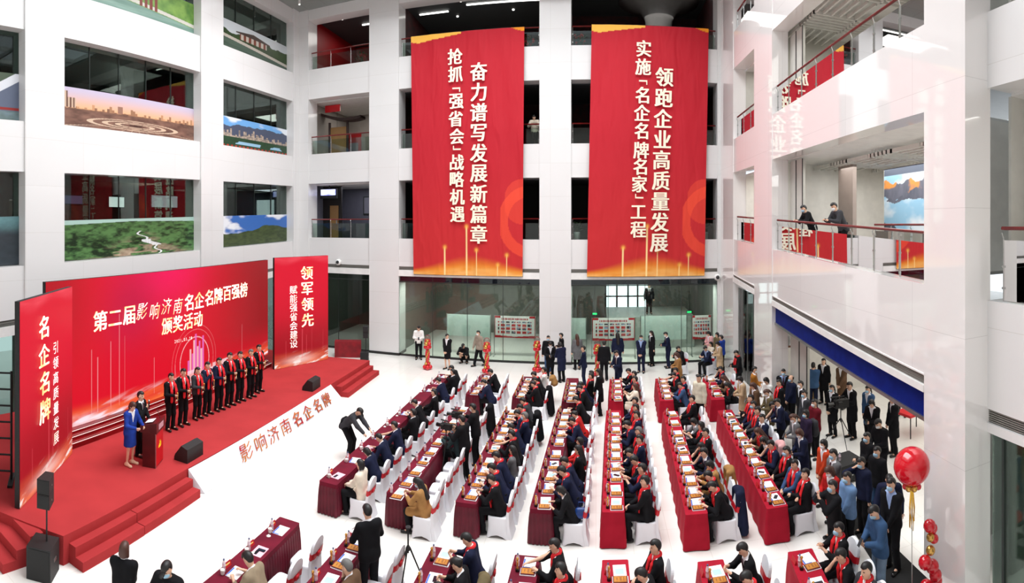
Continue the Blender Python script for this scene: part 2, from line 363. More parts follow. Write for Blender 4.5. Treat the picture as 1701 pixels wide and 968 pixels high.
def pic_plaza(u, v):
    c = L3((196, 186, 208), (236, 176, 130), (82, 56, 48), (150, 112, 96), (206, 180, 156), (110, 78, 66))
    o = mixc(c[1], c[0], sst(.45, 1, v)); g = v < .5; n = fbm(u * 18, v * 10, 6)
    o[g] = mixc(c[2] * .7, c[3], n)[g]
    e = np.hypot((u - .52) * 1.0, (v - .22) * 2.6)
    for r0 in (.13, .22, .32): q = (np.abs(e - r0) < .02) & (v < .45); o[q] = c[4]
    q = (e < .05); o[q] = c[2] * .6
    sp = (np.abs(np.sin(np.arctan2(v - .22, u - .52) * 9)) < .12) & (v < .2) & (e > .34); o[sp] = c[4] * .8
    bh = .5 + .16 * (vnoise(np.floor(u * 60) * 1.0, u * 0, 9)) ** 3; q = (v >= .48) & (v < bh); o[q] = mixc(c[5], c[1] * .7, vnoise(np.floor(u * 60), v * 0, 3))[q]
    q = (u > .02) & (u < .11) & (v > .5) & (v < .9 - .15 * (u > .06)); o[q] = mixc(c[5], c[4], (np.sin(u * 300) > 0) * 1.)[q]
    q = (u > .39) & (u < .425) & (v > .5) & (v < .68); o[q] = c[3]
    return o
def pic_city(u, v):
    c = L3((110, 170, 226), (228, 234, 240), (74, 82, 104), (196, 176, 156), (120, 112, 108), (40, 70, 46), (150, 190, 214), (170, 60, 44))
    o = mixc(c[0], c[1], sst(.5, .7, fbm(u * 5, v * 4, 12))); h = hills(u, v, .78, .35, 7, 4); q = v < h; o[q] = c[2]
    bh = .4 + .3 * vnoise(np.floor(u * 46), u * 0, 5) * (1 - np.abs(u - .4)); q = v < bh; o[q] = mixc(c[4], c[3], vnoise(np.floor(u * 46), np.floor(v * 30), 7))[q]
    q = v < .36; o[q] = mixc(c[5] * .6, c[5] * 1.3, fbm(u * 20, v * 20, 2))[q]; q = (v > .14) & (v < .24) & (fbm(u * 6, v * 6, 8) > .5); o[q] = c[6]
    q = v < .1; o[q] = mixc(c[7], c[5], (np.sin(u * 120) > .2) * 1.)[q]
    return o
def pic_forest(u, v):
    c = L3((30, 62, 34), (86, 128, 74), (186, 168, 144), (120, 92, 74), (232, 236, 240), (170, 200, 190))
    n = fbm(u * 30, v * 18, 14, 3) * .6 + .4 * fbm(u * 7, v * 5, 3); o = mixc(c[0] * .5, c[1], sst(.3, .7, n)); q = v > .93 - .1 * np.abs(u - .5); o[q] = c[5]
    r = sst(.5, .62, fbm(u * 9, v * 12, 21)) * sst(.75, .25, np.abs(u - .58) * 1.6 + v * .9); o = o * (1 - r[:, None]) + mixc(c[3], c[2], fbm(u * 40, v * 24, 3)) * r[:, None]
    p = .54 + .16 * sst(.7, .05, v) + .02 * np.sin(v * 30); q = (np.abs(u - p) < .008 + .028 * (v < .42) * (v > .24)) & (v < .66); o[q] = mixc(c[4], c[2], vnoise(u * 120, v * 10, 2) * .5)[q]
    return o
def pic_clouds(u, v):
    c = L3((60, 110, 186), (240, 243, 248), (40, 60, 34), (84, 98, 56)); o = mixc(c[0], c[1], sst(.45, .62, fbm(u * 4, v * 3, 31)))
    q = v < .42 + .22 * np.exp(-((u - .72) / .22) ** 2) + .1 * (fbm(u * 8, u * 0, 3) - .5); o[q] = mixc(c[2] * .7, c[3], fbm(u * 22, v * 16, 4))[q]
    return o
def pic_stadium(u, v):
    c = L3((120, 140, 150), (70, 84, 66), (214, 216, 222), (92, 100, 120), (140, 44, 40)); o = mixc(c[0], c[1], sst(.5, .8, v))
    q = v < 1.3 * (u - .35) + .1; o[q] = c[3]; q = np.abs(v - 1.3 * (u - .35) - .1) < .1; o[q] = c[2]; q = v < .22; o[q] = mixc(c[1], c[0], fbm(u * 12, v * 12, 2))[q]; q = np.abs(v - .26) < .03; o[q] = c[4]
    return o
def pic_haze(u, v):
    c = L3((96, 134, 138), (52, 60, 66), (38, 40, 40)); o = mixc(c[1], c[0], sst(.6, .9, v)); o = o * (.8 + .4 * fbm(u * 20, v * 16, 3))[:, None]; return o
PRINT = vmat('photo_print', 0.35)
pics = {(0, 1): (pic_haze, 'hazy green city skyline'), (0, 2): (pic_stadium, 'white roofed stadium beside water'), (1, 1): (pic_forest, 'waterfall in a green forest'), (1, 2): (pic_plaza, 'city square with rings at dusk'), (1, 3): (pic_park, 'willow park with a red gate and canal'),
        (2, 1): (pic_clouds, 'green hills under blue sky and clouds'), (2, 2): (pic_city, 'city towers before blue mountains'), (2, 3): (pic_lake, 'old pavilion on a lake shore')}
wn = 5; lev = [None, (ZL2s, ZL3b), (ZL3s, ZL4b), (ZL4s, ZL5b)]
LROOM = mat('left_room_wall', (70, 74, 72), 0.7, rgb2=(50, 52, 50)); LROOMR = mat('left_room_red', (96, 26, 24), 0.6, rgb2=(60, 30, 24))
for bi, (ya, yb) in enumerate(LB):
    for lv in (1, 2, 3):
        lo, hi = lev[lv]
        wb = MB(); ystrip(wb, XL - 0.42, XL - 0.4, ya, yb, lo, hi)
        w = struct(wb.build('window_%d' % wn, GLASSD), 'interior glass window on floor %d of the left wall, bay %s' % (lv + 1, ['nearest the camera', 'between the columns', 'next to the far corner'][bi]), 'window'); wn += 1
        n = max(3, int((yb - ya) / 1.25)); fr = MB()
        for j in range(1, n): y = ya + (yb - ya) * j / n; ystrip(fr, XL - 0.45, XL - 0.385, y - 0.01, y + 0.01, lo, hi)
        fr.build('window_frame', mat('dark_frame', (60, 66, 64), 0.4, 0.5), w)
        if (bi, lv) in pics:
            fn, lb = pics[(bi, lv)]; hgt = 1.5 if bi else 1.7
            y_a = 5.0 if bi == 0 else ya
            o = painted('landscape_print', fn, 420, 110, lambda U, V: np.stack([U * 0 + XL - 0.38, y_a + (yb - y_a) * U, np.vectorize(lo)(y_a + (yb - y_a) * U) + 0.02 + V * hgt], -1), PRINT)
            tag(o, 'wide landscape print, %s, on the left wall glass' % lb, 'poster')
        z0, z1 = lo(ya) - 0.05, hi(yb) + 0.2
        rm = LROOMR if lv == 1 and bi == 1 else LROOM
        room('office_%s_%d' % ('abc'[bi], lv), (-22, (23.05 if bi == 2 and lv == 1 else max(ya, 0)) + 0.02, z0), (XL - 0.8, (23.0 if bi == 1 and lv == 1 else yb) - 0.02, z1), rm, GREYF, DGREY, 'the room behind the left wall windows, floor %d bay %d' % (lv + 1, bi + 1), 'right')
    w = MB().box((XL - 0.32, ya, 0), (XL - 0.3, yb, 4.0)).build('window_%d' % wn, GLASSD); struct(w, 'dark ground floor glass of the left wall, bay %d' % (bi + 1), 'window'); wn += 1
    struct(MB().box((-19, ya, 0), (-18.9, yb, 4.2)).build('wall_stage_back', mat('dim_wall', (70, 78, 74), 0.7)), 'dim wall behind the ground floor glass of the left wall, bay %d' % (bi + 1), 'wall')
w = struct(MB().box((-18.7, 25.5, 7.1), (-17.5, 25.56, 8.3)).build('window_%d' % wn, sky), 'bright daylit window seen through the left glass near the far corner', 'window'); wn += 1
lamp('office_lamp_1', (-19, 14.2, 8.7), 3, 5, 90, col=(1, .85, .7)); lamp('office_lamp_2', (-19, 14.2, 13.6), 3, 5, 45); lamp('office_lamp_3', (-19, 22.5, 8.7), 3, 5, 30); lamp('office_lamp_4', (-19, 22.5, 18.1), 3, 5, 30)
# ------------- right wall
def rf(a, b): return lambda y: a + (y - 8.9) * (b - a) / 9.5
ZR2s, ZR3b, ZR3s, ZR4b, ZR4s = rf(5.69, 6.02), rf(9.16, 9.22), rf(10.93, 10.82), rf(13.6, 13.85), rf(15.5, 15.6)
ZRgt, ZRgb, ZRb, ZRh = rf(3.86, 4.33), rf(3.66, 4.19), rf(3.52, 4.0), rf(2.94, 3.38)
RB = [(8.83, 18.2), (20.4, 23.7)]
m = MB(); st = MB(); gr = MB(); bl = MB(); hb = MB()
for ya, yb in [(7.53, 8.83), (18.2, 20.4), (23.7, D)]: m.box((XR, ya, 0), (XR + 0.62, yb, 19.6))
for k, (ya, yb) in enumerate(RB):
    for lo, hi in ((ZRgt, ZR2s), (ZR3b, ZR3s), (ZR4b, ZR4s), (rf(18.4, 18.4), 19.6)): ystrip(m, XR + 0.02, XR + 0.6, ya, yb, lo, hi)
    ystrip(st, XR - 0.02, XR + 0.6, ya, yb, ZRb, ZRgb)
    ystrip(st, XR + 0.0, XR + 0.06, ya, yb, ZRgt, lambda y: ZRgt(y) + 0.03)
    ystrip(gr, XR + 0.055, XR + 0.5, ya, yb, ZRgb, ZRgt)
    for q in range(5): ystrip(gr, XR + 0.04, XR + 0.1, ya, yb, lambda y: ZRgb(y) + (ZRgt(y) - ZRgb(y)) * (q + .25) / 5, lambda y: ZRgb(y) + (ZRgt(y) - ZRgb(y)) * (q + .6) / 5)
ystrip(bl, XR + 0.14, XR + 0.5, 8.83, 18.2, ZRh, ZRb)
ystrip(hb, XR + 0.1, XR + 0.5, 8.83, 18.2, lambda y: ZRh(y) - 0.08, ZRh)
struct(m.build('wall_right', WHITEG), 'right glossy white wall of columns and balcony bands', 'wall')
struct(st.build('trim_6', TRIMW), 'white ledge under the air grille of the right wall', 'trim')
struct(gr.build('trim_7', GRILLE), 'grey air grille along the right wall', 'grille')
struct(bl.build('trim_8', mat('royal_blue_lintel', (8, 28, 110), 0.6, spec=.12, rgb2=(12, 34, 122))), 'blue lintel above the wide opening on the right', 'lintel')
struct(hb.build('trim_9', STEEL), 'steel edge under the blue lintel', 'trim')
# nearest bay of the right wall, set back
m = MB(); XN = 6.75
for lo, hi in ((3.42, 5.46), (9.46, 10.9), (13.6, 15.5)): m.box((XN, -3, lo), (XN + 0.6, 7.53, hi))
m.box((XN - .01, -3, 2.98), (XN + .5, 7.53, 3.16)); m.box((XN, -3, 18.4), (XN + 0.6, 7.53, 19.6))
struct(m.build('wall_right_near', WHITE), 'nearest balcony band of the right wall beside the big column', 'wall')
g = MB().box((XN + .1, -3, 3.16), (XN + .4, 7.53, 3.42))
for q in range(6): g.box((XN + .03, -3, 3.18 + q * .04), (XN + .1, 7.53, 3.2 + q * .04))
struct(g.build('trim_10', GRILLE), 'louvred air grille on the nearest right balcony', 'grille')
w = struct(MB().box((XN + .1, -3, 0), (XN + .12, 7.5, 2.98)).build('window_%d' % wn, GLASSD), 'dark green shop glass under the nearest right balcony', 'window'); wn += 1
fr = MB()
for y in (1.5, 3.5, 5.3, 6.6, 7.2): fr.box((XN + .08, y - .03, 0), (XN + .14, y + .03, 2.98))
fr.build('window_frame', mat('dark_frame', (60, 66, 64), 0.4, 0.5), w)
PALE = mat('pale_partition', (196, 194, 186), 0.4); WARMW = mat('warm_white_wall', (232, 229, 222), 0.5)
room('near_gallery', (XN + .6, -3, 5.4), (12, 7.5, 9.4), PALE, GREYF, CEILW, 'the second floor gallery behind the nearest right railing', 'left')
room('near_gallery_top', (XN + .6, -3, 10.85), (12, 7.5, 13.6), PALE, GREYF, CEILW, 'the third floor gallery above the nearest right railing', 'left')
room('near_shop', (XN + .6, -3, 0.01), (12, 7.5, 2.98), mat('shop_wall', (120, 126, 118), 0.6), None, CEILW, 'the shop behind the nearest right glass', 'left')
# galleries and hall behind the right wall
room('right_hall', (XR + .65, 8.9, 0.0), (15.5, 20.0, 3.95), WARMW, None, CEILW, 'the side hall under the blue lintel', 'left')
room('right_gallery', (XR + .6, 8.85, 5.85), (13.5, 19.2, 9.2), WARMW, GREYF, CEILW, 'the second floor gallery behind the right railing', 'left')
room('right_gallery_top', (XR + .6, 8.85, 10.75), (13.5, 19.2, 14.2), PALE, GREYF, CEILW, 'the third floor gallery behind the right railing', 'left')
room('right_corner_second', (XR + .6, 20.45, 5.9), (9.5, 23.65, 9.1), WARMW, GREYF, CEILW, 'the second floor corner gallery on the right', 'left')
room('right_corner_third', (XR + .6, 20.45, 10.75), (9.5, 23.65, 13.9), PALE, GREYF, CEILW, 'the third floor corner gallery on the right', 'left')
room('right_corner_fourth', (XR + .6, 20.45, 15.5), (9.5, 23.65, 18.4), PALE, GREYF, CEILW, 'the fourth floor corner gallery on the right', 'left')
w = struct(MB().box((XR + .25, 20.4, 0), (XR + .27, 23.7, 4.0)).build('window_%d' % wn, GLASSC), 'ground floor glass beside the right corner column', 'window'); wn += 1
fr = MB()
for y in (21.3, 22.2, 23.0): fr.box((XR + .23, y - .015, 0), (XR + .29, y + .015, 4.0))
fr.build('window_frame', STEEL, w)
struct(MB().box((9, 20.4, 0), (9.1, 23.7, 4.2)).build('wall_right_corner_room', LOBW), 'wall of the room behind the right corner glass', 'wall')
lamp('gallery_lamp_1', (9.3, 13.5, 8.9), 4, 8, 330, col=(1, .98, .95)); lamp('gallery_lamp_2', (9.3, 13.5, 13.8), 4, 8, 240); lamp('gallery_lamp_3', (10.5, 14, 3.85), 5, 8, 190); lamp('gallery_lamp_4', (9.3, 3, 9.3), 3, 6, 260)
lamp('gallery_lamp_5', (8.0, 22, 9.0), 2, 2, 45); lamp('gallery_lamp_6', (8.0, 22, 13.8), 2, 2, 35); lamp('near_shop_fill', (9.3, 3, 2.9), 3, 6, 160)  # the last is an added fill that lifts the interior behind the shop glass
# pilasters (elevator-like wall panels with dark joints) in the right galleries
JN = mat('black_joint', (14, 14, 14), 0.5)
def partition(name, x, ys, z0, z1, label):
    o = struct(MB().box((x, ys[0], z0), (x + .1, ys[-1], z1)).build(name, PALE), label, 'wall'); j = MB()
    for y in ys[:-1] if len(ys) > 2 else ys: j.box((x - .015, y - .03, z0), (x, y + .03, z1))
    j.build('joint', JN, o)
partition('wall_partition', XR + .7, [17.0, 17.6, 18.19], 5.75, 9.15, 'pale panel with dark joints at the left end of the right gallery')
partition('wall_partition_top', XR + .7, [17.0, 17.6, 18.19], 10.75, 13.7, 'pale panel with dark joints at the left end of the third floor gallery')
partition('wall_partition_hall', XR + .7, [16.6, 17.3, 18.15], 0, 3.4, 'pale panel with dark joints at the left of the side hall')
partition('wall_partition_corner', XR + .75, [21.2, 22.1, 22.9], 5.9, 9.1, 'pale panel with dark joints in the right corner gallery')
partition('wall_partition_corner_top', XR + .75, [21.2, 22.1, 22.9], 10.75, 13.9, 'pale panel with dark joints in the third floor corner gallery')
partition('wall_partition_near', 7.9, [5.2, 7.4, 7.45], 5.4, 9.4, 'pale panel behind the nearest railing with a black joint')
struct(MB().box((8.6, 16.55, 5.85), (8.75, 17.7, 9.0)).build('trim_11', mat('taupe_panel', (150, 136, 128), 0.5)), 'taupe wall pier in the right gallery', 'trim')
# slatted ceilings
def slats(name, x0, x1, y0_, y1_, z, label):
    b = MB(); y = y0_; k = 0
    while y < y1_ - 1:
        if k % 2: 
            for q in range(4): b.box((x0 + q * (x1 - x0) / 4, y, z - .12), (x0 + q * (x1 - x0) / 4 + .06, y + 1.4, z))
            for q in range(6): b.box((x0, y + q * .24, z - .12), (x0 + (x1 - x0) / 2, y + q * .24 + .07, z))
        else:
            for q in range(6): b.box((x0 + (x1 - x0) / 2, y + q * .24, z - .12), (x1, y + q * .24 + .07, z))
            for q in range(6): b.box((x0 + q * .3, y, z - .12), (x0 + q * .3 + .07, y + 1.4, z))
        y += 1.45; k += 1
    struct(b.build(name, mat('slat_white', (214, 212, 206), 0.5)), label, 'ceiling')
slats('ceiling_slats_third', 7.0, 13.2, 9.0, 19, 13.98, 'white slatted ceiling over the third floor gallery')
slats('ceiling_slats_second', 8.2, 13.2, 9.0, 19, 9.1, 'white slatted ceiling over the second floor gallery')
# back wall and roof with a skylight
struct(MB().box((XL - 2, -4, 0), (8, -3.8, 19.6)).build('wall_back', WHITE), 'white wall behind the viewer', 'wall')
m = MB(); zc = 19.1; TILE = panel_mat('ceiling_panel', (150, 156, 152), 0.4, (70, 74, 72), 1.2, 1.2, 0.4)
for a, b in [((-16.3, -4), (-13.2, D)), ((3.4, -4), (6.8, D)), ((-13.2, 23.2), (3.4, D)), ((-13.2, -4), (3.4, 1.5))]: m.box((*a, zc), (*b, zc + .5))
struct(m.build('ceiling', TILE), 'grey panelled ceiling ring around the skylight', 'ceiling')
m = MB()
for i in range(9): y = 1.5 + i * 2.7; m.box((-13.2, y - .06, zc + .1), (3.4, y + .06, zc + .4))
for i in range(7): x = -13.2 + i * 2.766; m.box((x - .06, 1.5, zc + .1), (x + .06, 23.2, zc + .4))
struct(m.build('trim_12', STEEL), 'steel grid of the skylight', 'skylight')
o = empty('spot_lamp', (-15.2, 24.6, 19.1), 0, 'white cylindrical spot lamp hanging in the top left ceiling corner', 'lamp')
MB().lathe([(.05, -.35), (.06, -.34), (.06, -.1), (.03, -.08), (.03, 0)], 12).build('housing', TRIMW, o)
MB().lathe([(.045, -.37), (.05, -.345)], 12).build('lens', LAMP, o)
# ---------------------------------------------------------------- stage, screens, banners
def ledmat(name, strength=1.0):
    m = bpy.data.materials.new(name); m.use_nodes = True; nt = m.node_tree; b = nt.nodes['Principled BSDF']
    a = nt.nodes.new('ShaderNodeVertexColor'); a.layer_name = 'print'
    b.inputs['Base Color'].default_value = (0.01, 0.01, 0.01, 1); b.inputs['Roughness'].default_value = 0.45; b.inputs['Specular IOR Level'].default_value = 0.2
    nt.links.new(a.outputs['Color'], b.inputs['Emission Color']); b.inputs['Emission Strength'].default_value = strength
    return m
LED = ledmat('led_screen', .9)
def glow_letters(name, c1, c2, emis, scale=1.2):
    return mat(name, c1, 0.35, 0.0, rgb2=c2, scale=scale, emis=emis)
GOLDLET = glow_letters('screen_letters', (255, 252, 246), (226, 178, 120), 0.95, 2.2)
WHITELET = glow_letters('screen_letters_white', (255, 255, 255), (250, 226, 200), 0.95, 1.5)
CARPET = mat('red_carpet', (176, 57, 59), 0.95, var=0.06, scale=1.2, spec=0.1, bump=0.25, bscale=180)
CAB = mat('cabinet_black', (16, 16, 17), 0.6)
S = 0.6
st_ = [(-9.07, 5.90), (-9.54, 9.98), (-10.01, 18.52), (-10.16, 22.6), (-12.2, 22.35), (-15.9, 22.0), (-15.9, 3.4), (-10.6, 5.16)]
o = MB().prism(st_, 0, S).build('stage', CARPET); tag(o, 'low red carpeted stage along the left side of the hall', 'stage')
def steps(p, q, n, d, label):                 # p->q along the stage edge, n outward
    o = empty('stage_steps', (0, 0, 0), 0, label, 'steps')
    P, Q, N = Vector((*p, 0)), Vector((*q, 0)), Vector((*n, 0)).normalized()
    for k in (1, 2):
        a = N * (d * (k - 1)); b = N * (d * k); h = S - .2 * k
        m = MB().prism([((P + a).x, (P + a).y), ((P + b).x, (P + b).y), ((Q + b).x, (Q + b).y), ((Q + a).x, (Q + a).y)], 0, h)
        m.build('step', CARPET, o)
nf = (1, .11)
steps((-9.12, 6.05), (-9.32, 7.85), nf, .23, 'red carpeted front steps nearest the black floor speaker')
steps((-9.33, 7.87), (-9.56, 9.95), nf, .23, 'red carpeted front steps beside the white lettered board, near the lectern')
steps((-10.05, 19.0), (-10.14, 20.7), nf, .28, 'red carpeted far right front steps, next to the white lettered board end')
steps((-10.145, 20.72), (-10.22, 22.5), nf, .28, 'red carpeted far right front steps at the stage end')
o = empty('stage_steps', (0, 0, 0), 0, 'red carpeted side steps in the bottom left corner of the photo', 'steps')
for k in range(3): MB().box((-11.2, 4.72 + .31 * k, 0), (-9.44, 5.03 + .31 * k, .19 * (k + 1))).build('step', CARPET, o)
# slanted lettered board
bt0, bt1, bb0, bb1 = Vector((-9.50, 9.98, S)), Vector((-10.0, 18.52, S)), Vector((-9.14, 10.21, .01)), Vector((-9.56, 18.73, .01))
m = MB(); k0, k1 = Vector((-9.5, 10.0, .01)), Vector((-10.0, 18.52, .01))
m.add([bt0, bt1, bb1, bb0, k0, k1], [(0, 3, 2, 1), (0, 4, 3), (1, 2, 5), (0, 1, 5, 4), (3, 4, 5, 2)])
o = m.build('slanted_board', mat('white_board', (236, 240, 248), 0.5)); tag(o, 'long white slanted board with red calligraphy along the stage front', 'board')
u = (bb1 - bb0).normalized(); v = ((bt0 - bb0) - u * (bt0 - bb0).dot(u)).normalized(); n = u.cross(v).normalized()
if n.x < 0: n = -n
m = MB(); BT = '影响济南名企名牌'
for i, ch in enumerate(BT):
    t = .26 + .62 * i / 7.0; c = (bb0 + (bb1 - bb0) * t + bt0 + (bt1 - bt0) * t) / 2
    put_glyph(m, ch, c, u, v, n, .62 if i > 3 else .66, .5, .012 if i > 3 else .006, lift=.04, slant=.18 if i < 4 else .1)
m.build('lettering', mat('red_gold_letters', (176, 22, 34), 0.35, rgb2=(196, 120, 40), scale=2.5), o)
# main screen
bP, bQ = (-12.42, 8.4), (-13.48, 19.32)
sP, sQ = (bP[0] - .55, bP[1]), (bQ[0] - .55, bQ[1])
pl, rl = gL(76, 476, sP, sQ); pr, rr = gL(445, 428, sP, sQ); pb, _ = gL(121, 704, sP, sQ)
ztop = (gL(121, 470, sP, sQ)[0].z + pr.z) / 2; zbot = .95
u = (pr - pl); u.z = 0; wid = u.length; u.normalize(); n = Vector((0, 0, 1)).cross(u); n = n if n.x > 0 else -n; Z = Vector((0, 0, 1))
hgt = ztop - zbot; o0 = Vector((pl.x, pl.y, zbot)); asp = wid / hgt
def led_main(U, V):
    c = L3((226, 0, 34), (250, 0, 92), (150, 14, 22), (190, 0, 66), (255, 196, 200), (255, 120, 60), (255, 240, 250))
    o = np.tile(c[0], (len(U), 1))
    def bl(col, w): nonlocal o; o = o * (1 - w[:, None]) + col[None, :] * w[:, None]
    bl(c[2], sst(.45, 1.0, U) * .95 * sst(-.1, .4, V)); bl(c[1], np.exp(-(((U - .42) / .16) ** 2 + ((V - 1.02) / .3) ** 2)) * .95)
    bl(c[3], np.exp(-(((U - .28) / .1) ** 2 + ((V - .75) / .3) ** 2)) * .7); bl(c[2], np.exp(-(((U - .02) / .1) ** 2 + ((V - .9) / .5) ** 2)) * .6)
    for uu, top, br in ((.14, .5, .35), (.16, .44, .6), (.205, .53, .9), (.235, .72, .4), (.46, .22, .6), (.255, .55, .3), (.37, .33, .35), (.82, .4, .5)): bl(c[4], (np.abs(U - uu) < .0011) * (V < top) * (V > .05) * br)
    cx, cy = .555, .2; e = np.hypot((U - cx) * asp, V - cy)
    for r0, br, wd in ((.205, .8, .0045), (.27, .25, .003), (.31, .18, .003)): bl(c[4], (np.abs(e - r0) < wd) * (V > .12) * br)
    for k, (q, h) in enumerate(((-.032, .1), (-.022, .19), (-.012, .15), (-.004, .26), (.004, .31), (.014, .2), (.023, .24), (.032, .17), (.041, .28))): bl(c[4] if k % 2 else L3((236, 110, 200))[0], (np.abs(U - cx - q) < .0042) * (V < .12 + h) * (V > .1) * .85)
    bl(c[6], (V < .1 + .03 * (fbm(U * 30, U * 0, 5) > .5)) * (U > .44) * (U < .75) * .6)
    s = fbm(U * 5 + V * 4, V * 40 - U * 9, 7); w = sst(.16, .02, V); bl(c[5], w * s * 1.2); bl(c[6], w * sst(.55, .75, fbm(U * 9, V * 34 - U * 12, 9)) * .9)
    bl(c[6], sst(.1, .0, V) * sst(.25, .1, U) * fbm(U * 60, V * 30, 4))
    return o
scr = painted('led_screen', led_main, 840, 260, lambda U, V: np.array(o0)[None] + np.outer(U * wid, np.array(u)) + np.outer(V * hgt, np.array(Z)), LED)
tag(scr, 'huge red main screen with event title behind the stage row', 'screen')
def slab(parent, o0, u, n, w, h, d=.14):
    m = MB(); a = o0 - n * .01; m.hexa([a, a + u * w, a + u * w - n * d, a - n * d], [a + Z * h, a + u * w + Z * h, a + u * w - n * d + Z * h, a - n * d + Z * h]); m.build('cabinet', CAB, parent)
slab(scr, o0, u, n, wid, hgt)
def line_text(mb, s, c0, c1, u, n, h, w, bold=.02, lift=.03, hand=()):
    for i, ch in enumerate(s):
        if ch == '.': c = c0 + (c1 - c0) * (i / (len(s) - 1)) - Z * h * .4; mb.hexa([c - u * .015 + n * .03, c + u * .015 + n * .03, c + u * .015 + n * .035, c - u * .015 + n * .035], [c - u * .015 + Z * .03 + n * .03, c + u * .015 + Z * .03 + n * .03, c + u * .015 + Z * .03 + n * .035, c - u * .015 + Z * .03 + n * .035]); continue
        c = c0 + (c1 - c0) * (i / max(1, len(s) - 1)); hd = i in hand
        put_glyph(mb, ch, c + (Z * .04 * ((i % 2) * 2 - 1) if hd else Z * 0), u, Z, n, w * (.86 if hd else 1), h * (.9 if hd else 1), .004 if hd else bold, lift=lift, slant=.25 if hd else 0.0)
PO = lambda x, y: gL(x, y, sP, sQ)[0]
m = MB(); line_text(m, '第二届影响济南名企名牌百强榜', PO(165.5, 532.6), PO(403.6, 481), u, n, .66, .62, .014, hand=(3, 4, 5, 6))
line_text(m, '颁奖活动', PO(276, 541), PO(328, 529.7), u, n, .62, .58, .014); m.build('title_lettering', GOLDLET, scr)
m = MB(); line_text(m, '2021.03.28', PO(290, 567), PO(317, 561), u, n, .16, .13, .0); m.build('lettering', WHITELET, scr)
# stepped red base under the screen
uB = Vector((bQ[0] - bP[0], bQ[1] - bP[1], 0)).normalized(); nB = n; A = Vector((bP[0], bP[1], 0)) - uB * 1.3; LB_ = 12.45
base = empty('screen_plinth', (0, 0, 0), 0, 'glossy dark red stepped plinth under the main screen', 'plinth')
GLR = mat('glossy_dark_red', (140, 12, 18), 0.18, rgb2=(96, 8, 12), scale=.8)
for k, (d0, d1, z1) in enumerate(((0, .56, .78), (.18, .56, .87), (.36, .56, .95))):
    a, b = A - nB * d1, A - nB * d0
    MB().hexa([a + Z * S, b + Z * S, b + uB * LB_ + Z * S, a + uB * LB_ + Z * S], [a + Z * z1, b + Z * z1, b + uB * LB_ + Z * z1, a + uB * LB_ + Z * z1]).build('tier', GLR, base)
    b2 = b + nB * .004; MB().hexa([b + Z * (z1 - .035), b2 + Z * (z1 - .035), b2 + uB * LB_ + Z * (z1 - .035), b + uB * LB_ + Z * (z1 - .035)], [b + Z * (z1 - .015), b2 + Z * (z1 - .015), b2 + uB * LB_ + Z * (z1 - .015), b + uB * LB_ + Z * (z1 - .015)]).build('light_line', mat('pale_line', (250, 226, 220), .4, emis=.5), base)
# wing panels
def led_wing(flip):
    def fn(U, V):
        c = L3((226, 6, 44), (190, 4, 30), (255, 120, 70), (255, 236, 230), (255, 96, 110)); o = mixc(c[1], c[0], sst(.1, .8, V)); o = o * (1 - (sst(.5, .2, V) * .25)[:, None])
        def bl(col, w): nonlocal o; o = o * (1 - w[:, None]) + col[None, :] * w[:, None]
        bl(c[4], sst(.93, 1, V + .02 * np.sin(U * 8)) * fbm(U * 5, V * 50, 3) * .9)
        q = V + (.0 if flip else .0) * U; w = sst(.15, .02, q); bl(c[2], w * fbm(U * 4 + V * 9, V * 40 - U * 4, 5) * 1.3); bl(c[3], w * sst(.55, .72, fbm(U * 5, V * 46 - U * 6, 8)))
        bl(c[3], np.exp(-(((U - .45) / .25) ** 2 + ((V - .05) / .035) ** 2)) * .6)
        for uu, t, br in ((.2, .24, .3), (.5, .33, .35), (.58, .27, .4), (.68, .4, .2), (.9, .3, .2)): bl(c[4], (np.abs(U - uu) < .006) * (V < t) * (V > .06) * br)
        return o
    return fn
def wing(P, Q, ptop, qtop, label, cols):
    a = gL(*ptop, P, Q)[0]; b = gL(*qtop, P, Q)[0]; u = Vector((b.x - a.x, b.y - a.y, 0)); w = u.length; u.normalize()
    n = Vector((u.y, -u.x, 0)); n = n if n.dot(Vector((-a.x, -a.y, 0))) > 0 else -n
    zt = (a.z + b.z) / 2; o0 = Vector((a.x, a.y, S + .01)); h = zt - S
    o = painted('side_screen', led_wing(P[0] > -11), 120, 240, lambda U, V: np.array(o0)[None] + np.outer(U * w, np.array(u)) + np.outer(V * h, np.array(Z)), LED); tag(o, label, 'screen')
    slab(o, o0, u, n, w, h, .12)
    for s, p0, p1, sw, sh, bold in cols:
        c0, r0 = gL(*p0, P, Q); c1, r1 = gL(*p1, P, Q); m = MB()
        for i, ch in enumerate(s):
            t = i / (len(s) - 1); c = c0 + (c1 - c0) * t; put_glyph(m, ch, c, u, Z, n, sw, sh, bold, lift=.025)
        m.build('lettering', GOLDLET if bold > .01 else WHITELET, o)
wing((-10.47, 5.72), (-12.22, 8.26), (33, 500), (120, 478), 'tall red side screen with white title left of the main screen', [('名企名牌', (71, 543), (73, 681), .66, .58, .016), ('引领高质量发展', (91, 577), (92, 727), .36, .33, .0)])
wing((-13.06, 19.14), (-11.95, 21.99), (456, 430), (545, 423), 'tall red side screen with white title right of the main screen', [('领军领先', (509, 453), (510.5, 531), .72, .64, .016), ('赋能强省会建设', (487, 481), (487.5, 570.5), .44, .4, .004)])
# red cloth covered long crate beside the right side screen
o = MB().hexa([(-13.0, 24.5, 0), (-11.75, 25.05, 0), (-11.95, 25.5, 0), (-13.2, 24.95, 0)], [(-13.0, 24.5, .82), (-11.75, 25.05, .82), (-11.95, 25.5, .82), (-13.2, 24.95, .82)]).build('covered_crate', mat('deep_red_cloth', (150, 12, 30), 0.7, rgb2=(120, 8, 22), bump=.3, bscale=8))
tag(o, 'long crate covered in dark red cloth behind the right side screen', 'crate')
